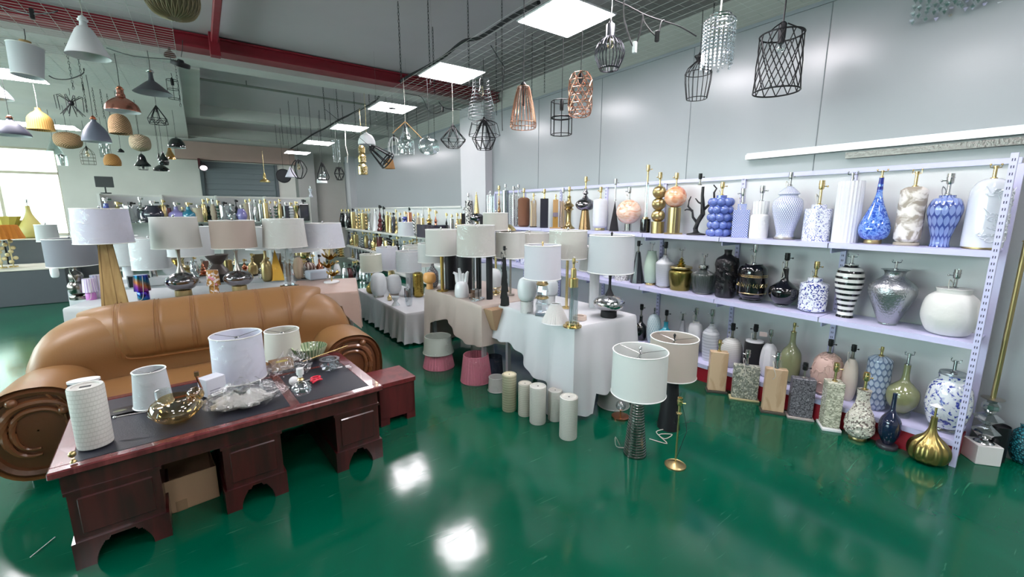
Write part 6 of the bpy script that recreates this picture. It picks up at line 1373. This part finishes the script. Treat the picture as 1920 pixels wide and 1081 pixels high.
pend('tiny black disc pendant under the woven grass bell',227,278,285,13,.1,shell([(1,0),(.9,.4),(.1,1)],BRIM))
pend('grey cone pendant cut off by the left edge beside the wide LED panel',2,158,186,52,.3,shell(FLAR,mat('#777c84',.4),WPLAIN))
pend('copper brown small dome pendant behind the hanging cords near the concrete beam',319,88,106,24,.16,shell(DOMEP,mat('#6a4a42',.4,.5)))
pend('thin black wire frame pendant below the charcoal dish at its right side',327,150,185,22,.14,cage([(1,0),(1,1)],4,BW,.003,(0,.5,1)))
# right group
def ccage(r,R,H):
    t=MB(); n=12; zt=H*.84
    for k in range(n):
        a=2*PI*k/n
        for sg in(-1,1): t.tube([(R*(1-.08*u)*math.cos(a+sg*u*1.15),R*(1-.08*u)*math.sin(a+sg*u*1.15),zt*u) for u in (0,.25,.5,.75,1)],.0038,5)
    t.ring(R,0,.0055,36,6).ring(R*.93,zt,.0055,36,6)
    for k in range(3): a=2*PI*k/3; t.tube([(R*.93*math.cos(a),R*.93*math.sin(a),zt),(R*.6*math.cos(a),R*.6*math.sin(a),zt+H*.08),(.03*math.cos(a),.03*math.sin(a),H)],.0045,5)
    t.build('wire_cage',BW,r); MB().lathe([(.02,H*.72),(.024,H*.8),(.026,H),(.015,H*1.03)],14).build('lamp_holder',BRIM,r); MB().lathe(smoothp([(0,H*.55),(.028,H*.58),(.034,H*.64),(.02,H*.72)],2),14).build('glass_bulb',GLS,r)
pend('large black criss-cross wire cage pendant, rightmost on the wall side',1455,45,172,90,.30,ccage,BW,cr=.006)
def cdrum(r,R,H):
    MB().ring(R,H*.9,.006,30,5).ring(R*.7,H,.006,24,5).tube([(-R,0,H*.9),(0,0,H),(R,0,H*.9)],.003,4).build('frame',SILV,r)
    q=random.Random(9); q2=[]
    for k in range(22):
        a=2*PI*k/22; t=MB(); n=12+(k%3)
        for j in range(n): t.ball((R*math.cos(a),R*math.sin(a),H*.9-(j+.6)*H*.068),H*.031,6)
        t.build('crystal_strand',CRYB,r,False)
CRYB=glassm('#f4f8fa',.04,.65,'crystal_bead')
pend('crystal bead drum pendant hanging between the two black cages',1343,30,124,58,.2,cdrum,CORDW,cr=.006)
pend('black wire bottle shaped cage pendant below the crystal drum',1306,105,185,50,.21,cage([(.78,0),(1,.6),(.45,.82),(.2,.9),(.36,1)],16,BW,.0032,(0,.6,.9,.95,1)))
pend('dark wire globe cage pendant with grey cap in front of the first LED panel',1142,45,130,54,.21,cage([(.65,0),(.97,.25),(1,.42),(.75,.6),(.3,.72),(.2,.78)],24,mat('#3f4046',.35,.6),.0036,(0,.02),lambda r,R,H:MB().lathe([(R*.32,H*.7),(R*.3,H*.74),(R*.3,H*.98),(R*.26,H)],24).build('metal_cap',mat('#6d6e74',.3,.8),r)),SILV,bulb=True)
def lattice(m,n=7,nz=5,r=.0035,rd=.0):
    rows=[(.8,0,0)]+[(1,(j+.5)/(nz+.5)*1.,.5*((j+1)%2)) for j in range(nz)]+[(.7,1,.5*((nz+1)%2))]
    return geo(rows,m,r,n)
pend('rose copper faceted lattice cylinder pendant',1087,138,217,45,.18,lattice(CW,8,5,.0035),CORDB)
pend('black lattice lantern pendant with wire handle beside the copper lattice',1052,190,252,39,.17,geo([(1,0,0),(1,.5,0),(1,.52,0),(1,1,0)],BW,.004,8,'wire_cage'),BW,cr=.0025)
pend('rose copper ribbed cone cage pendant',981,163,240,48,.2,cage([(.95,0),(1,.12),(.75,.6),(.45,1)],22,CW,.003,(0,.12,1),lambda r,R,H:MB().lathe([(.012,H*.55),(.012,H*1.02),(.025,H*1.05),(.01,H*1.12)],12).build('socket_tube',BRIM,r)))
pend('tall steel wire cage pendant of stacked rings with a bulb',903,150,222,50,.3,cage([(1,0),(.95,.3),(.75,.55),(.62,.8),(.6,1)],8,SW,.0028,(0,.08,.16,.24,.32,.4,.5,.6,.7,.8,.9,1)),SILV,bulb=True)
pend('black starburst faceted wire pendant under the steel ring cage',908,222,280,60,.36,lambda r,R,H:(geo([(.45,0,0),(.75,.35,.5),(.12,.95,0)],BW,.004,9)(r,R,H),geo([(1,.45,0),(.8,.85,0),(.12,.97,0)],BW,.003,9,'outer_wings')(r,R,H)))
pend('grey wire diamond pendant on a white cord',850,235,277,50,.32,geo([(.45,0,0),(1,.35,.5),(.25,.85,0),(.1,1,0)],BW,.0035,8),CORDW)
pend('clear glass globe pendant against the pale wall',805,258,290,40,.26,shell([(.35,0),(.85,.15),(1,.5),(.8,.85),(.25,1)],GLS,cap=SILV))
pend('clear glass bottle and wire birdcage pendant with wooden sticks',762,238,288,30,.2,lambda r,R,H:(shell([(1,0),(1,.5),(.5,.75),(.3,1)],GLS)(r,R,H),cage([(.9,0),(.9,.5),(.4,.8),(.1,1)],10,SILV,.003,(0,.2,.4,.5))(r,R,H),MB().tube([(0,0,H*1.2),(-R*1.6,0,H*.75)],.006,5).tube([(0,0,H*1.2),(R*2.,0,H*.6)],.006,5).build('wooden_stick',mat('#b08a5a',.6),r)),CORDW)
pend('white wire arc cage pendant left of the glass bottle pendant',740,256,290,24,.18,cage([(.7,0),(1,.4),(.6,.85),(.1,1)],10,WHT,.003,(0,)),SILV)
pend('black tilted lantern cage pendant over the tan shade',727,262,302,34,.24,cage([(1,0),(.95,.1),(.45,.85),(.3,1)],7,BW,.008,(0,.12,.9,1)),tilt=(.3,-.9))
pend('small tan tapered fabric pendant under the black tilted cage',731,298,316,20,.16,shell([(1,0),(.65,1)],shadem('#b58a5c')))
pend('white dome pendant below the fourth LED panel',688,250,271,33,.24,shell([(1,0),(.95,.35),(.65,.8),(.1,1)],WHT,cap=WHT),GOLD)
def tier(r,R,H):
    for z0,z1,k in ((0,.42,1),(.4,.72,.85),(.7,1,.7)):
        MB().lathe([(R*k,H*z0),(R*k*1.05,H*(z0+.6*(z1-z0))),(R*k*.4,H*z1)],12,cap=False).build('crystal_tier',pat('vor','#c9b27a','#8d7338',60.,.1,thr=.5,c3='#efe6cc',metal=.6),r,False)
pend('gold and crystal three tier pendant directly under the white dome',681,270,327,18,.15,tier,GOLD)
def strings(r,R,H):
    for k in range(10):
        a=2*PI*k/10; t=MB()
        for j in range(14): t.ball((R*.8*math.cos(a),R*.8*math.sin(a),H*(j+.5)/14),H*.03,5)
        t.build('crystal_strand',CRYB,r,False)
pend('narrow crystal bead curtain pendant left of the gold tier pendant',632,262,304,16,.14,strings,CORDW)
pend('twisted white cord pendant without shade beside the bead curtain pendant',651,250,305,5,.05,lambda r,R,H:MB().tube([(0,0,0),(.02,0,H*.3),(-.01,0,H*.6),(0,0,H)],.008,5).build('bare_cord',CORDW,r),CORDW)
pend('black faceted ball wire pendant under the bead curtain pendant',637,314,337,21,.2,geo([(.5,0,0),(1,.5,.5),(.5,1,0)],BW,.006,6))
pend('black wire teardrop pendant with crystal inside',606,306,337,23,.2,cage([(.8,0),(1,.2),(.6,.6),(.15,1)],7,BW,.007,(0,),lambda r,R,H:MB().ball((0,0,H*.3),R*.6,10).build('crystal',CRY,r)))
pend('white shallow metal shade pendant behind the black wire teardrop',604,332,343,20,.2,shell([(1,0),(.9,.6),(.3,1)],WHT))
pend('black round wire pendant with a glowing filament bulb',562,300,334,30,.26,cage([(.3,0),(.6,.12),(1,.5),(.6,.88),(.25,1)],6,BW,.008,(0,)),bulb=True)
pend('white triangular cone pendant behind the black round wire pendant',546,312,332,23,.22,shell([(1,0),(.08,1)],mat('#d4d0dd',.5)))
pend('round black mesh disc pendant against the dark door edge',533,316,343,27,.26,lambda r,R,H:(MB().lathe([(0,-.004),(R,-.004),(R,.004),(0,.004)],28).xf(Matrix.Translation((0,0,H/2))@Matrix.Rotation(PI/2,4,'X')).build('mesh_disc',mat('#2e2e32',.6),r),MB().ring(R,0,.01,28,5).xf(Matrix.Translation((0,0,H/2))@Matrix.Rotation(PI/2,4,'X')).build('rim',BW,r)))
pend('small brass shop pendant hanging before the roller door',497,324,341,20,.26,shell([(1,0),(.9,.15),(.35,.35),(.3,.6),(.15,1)],mat('#b3a06a',.3,.8)),GOLD)
# crystal chandelier at the upper right corner
def chand(r,R,H):
    MB().lathe([(R,H*.9),(R,H),(0,H)],36).build('plate',SILV,r); q=random.Random(12)
    for ring_ in (1,.75,.5,.25):
        n=int(22*ring_)
        for k in range(n):
            a=2*PI*k/n; t=MB()
            for j in range(4): t.lathe([(0,0),(.024,.02),(0,.044)],6,(R*ring_*math.cos(a),R*ring_*math.sin(a),H*.12*(k%3)/2+j*.044),cap=False)
            t.build('crystal_strand',CRYB,r,False)
pend('crystal bead ceiling chandelier cut off at the upper right corner',1800,-45,34,190,.5,chand,SILV,name='chandelier')
pend('clear glass bowl pendant right of the crystal chandelier',1868,-20,66,72,.22,shell([(.6,0),(.98,.3),(1,.6),(.8,1)],GLS),CORDW)
# spotlight on wall bracket by the roller door
p=onY(381,308,YB-.35); r=thing('wall_spotlight','dark red bracket spotlight with a bright lens beside the roller door','spotlight',p); MB().box(-.12,-.06,-.02,.35,-.1,.16,.005).build('bracket',mat('#4a1c22',.5),r,False)
MB().lathe([(.05,0),(.11,.14),(.1,.15)],18).xf(Matrix.Rotation(PI*.75,4,'X')).build('lamp_head',BRIM,r); e=MB().lathe([(0,.148),(.09,.148),(.085,.152),(0,.153)],18).xf(Matrix.Rotation(PI*.75,4,'X')).build('lens',mat('#ffe9ef',.3,em=2),r)
# ================= light and camera =================
w=bpy.data.worlds.new('sky'); bpy.context.scene.world=w; w.use_nodes=True; nt=w.node_tree; bg=nt.nodes['Background']
sk=nt.nodes.new('ShaderNodeTexSky'); sk.sky_type='NISHITA'; sk.sun_elevation=math.radians(35); sk.sun_rotation=math.radians(150); sk.sun_disc=False; sk.dust_density=4.
mx=nd(nt,'ShaderNodeMix',data_type='RGBA',i_Factor=.75); nt.links.new(sk.outputs[0],mx.inputs[6]); mx.inputs[7].default_value=(.95,1,.98,1); nt.links.new(mx.outputs[2],bg.inputs[0]); bg.inputs[1].default_value=SKYS
def area(name,x,y,z,sx,sy,rot,e,col=(1,1,1)):
    l=bpy.data.lights.new(name,'AREA'); l.shape='RECTANGLE'; l.size=sx; l.size_y=sy; l.energy=e; l.color=col; o=bpy.data.objects.new(name,l); C.objects.link(o); o.location=(x,y,z); o.rotation_euler=rot; return o
area('left_window_fill',XL-.35,7.5,2.05,2.1,13,(0,-PI/2,0),520,(.98,.98,1))  # added fill lamp outside the unseen left window, boosting its daylight
cam=bpy.data.cameras.new('camera'); co=bpy.data.objects.new('camera',cam); C.objects.link(co)
cam.sensor_width=36; cam.lens=36*F/1920; cam.clip_start=.05; cam.clip_end=200
co.location=CAM; co.rotation_euler=(PI/2-PITCH,0,-AZ); bpy.context.scene.camera=co
sc=bpy.context.scene; sc.view_settings.view_transform='Standard'; sc.view_settings.look='None'; sc.view_settings.exposure=EXPO; sc.view_settings.gamma=1; sc.view_settings.use_curve_mapping=False
sc.cycles.max_bounces=10; sc.cycles.transparent_max_bounces=24; sc.cycles.transmission_bounces=8; sc.cycles.glossy_bounces=5; sc.cycles.diffuse_bounces=4; sc.cycles.caustics_reflective=False; sc.cycles.caustics_refractive=False
for l,n in LABELS.items():
    if n>1 and 'chain' not in l: print('DUPLABEL',n,l)
    if len(l.split())>16: print('LONG',len(l.split()),l)
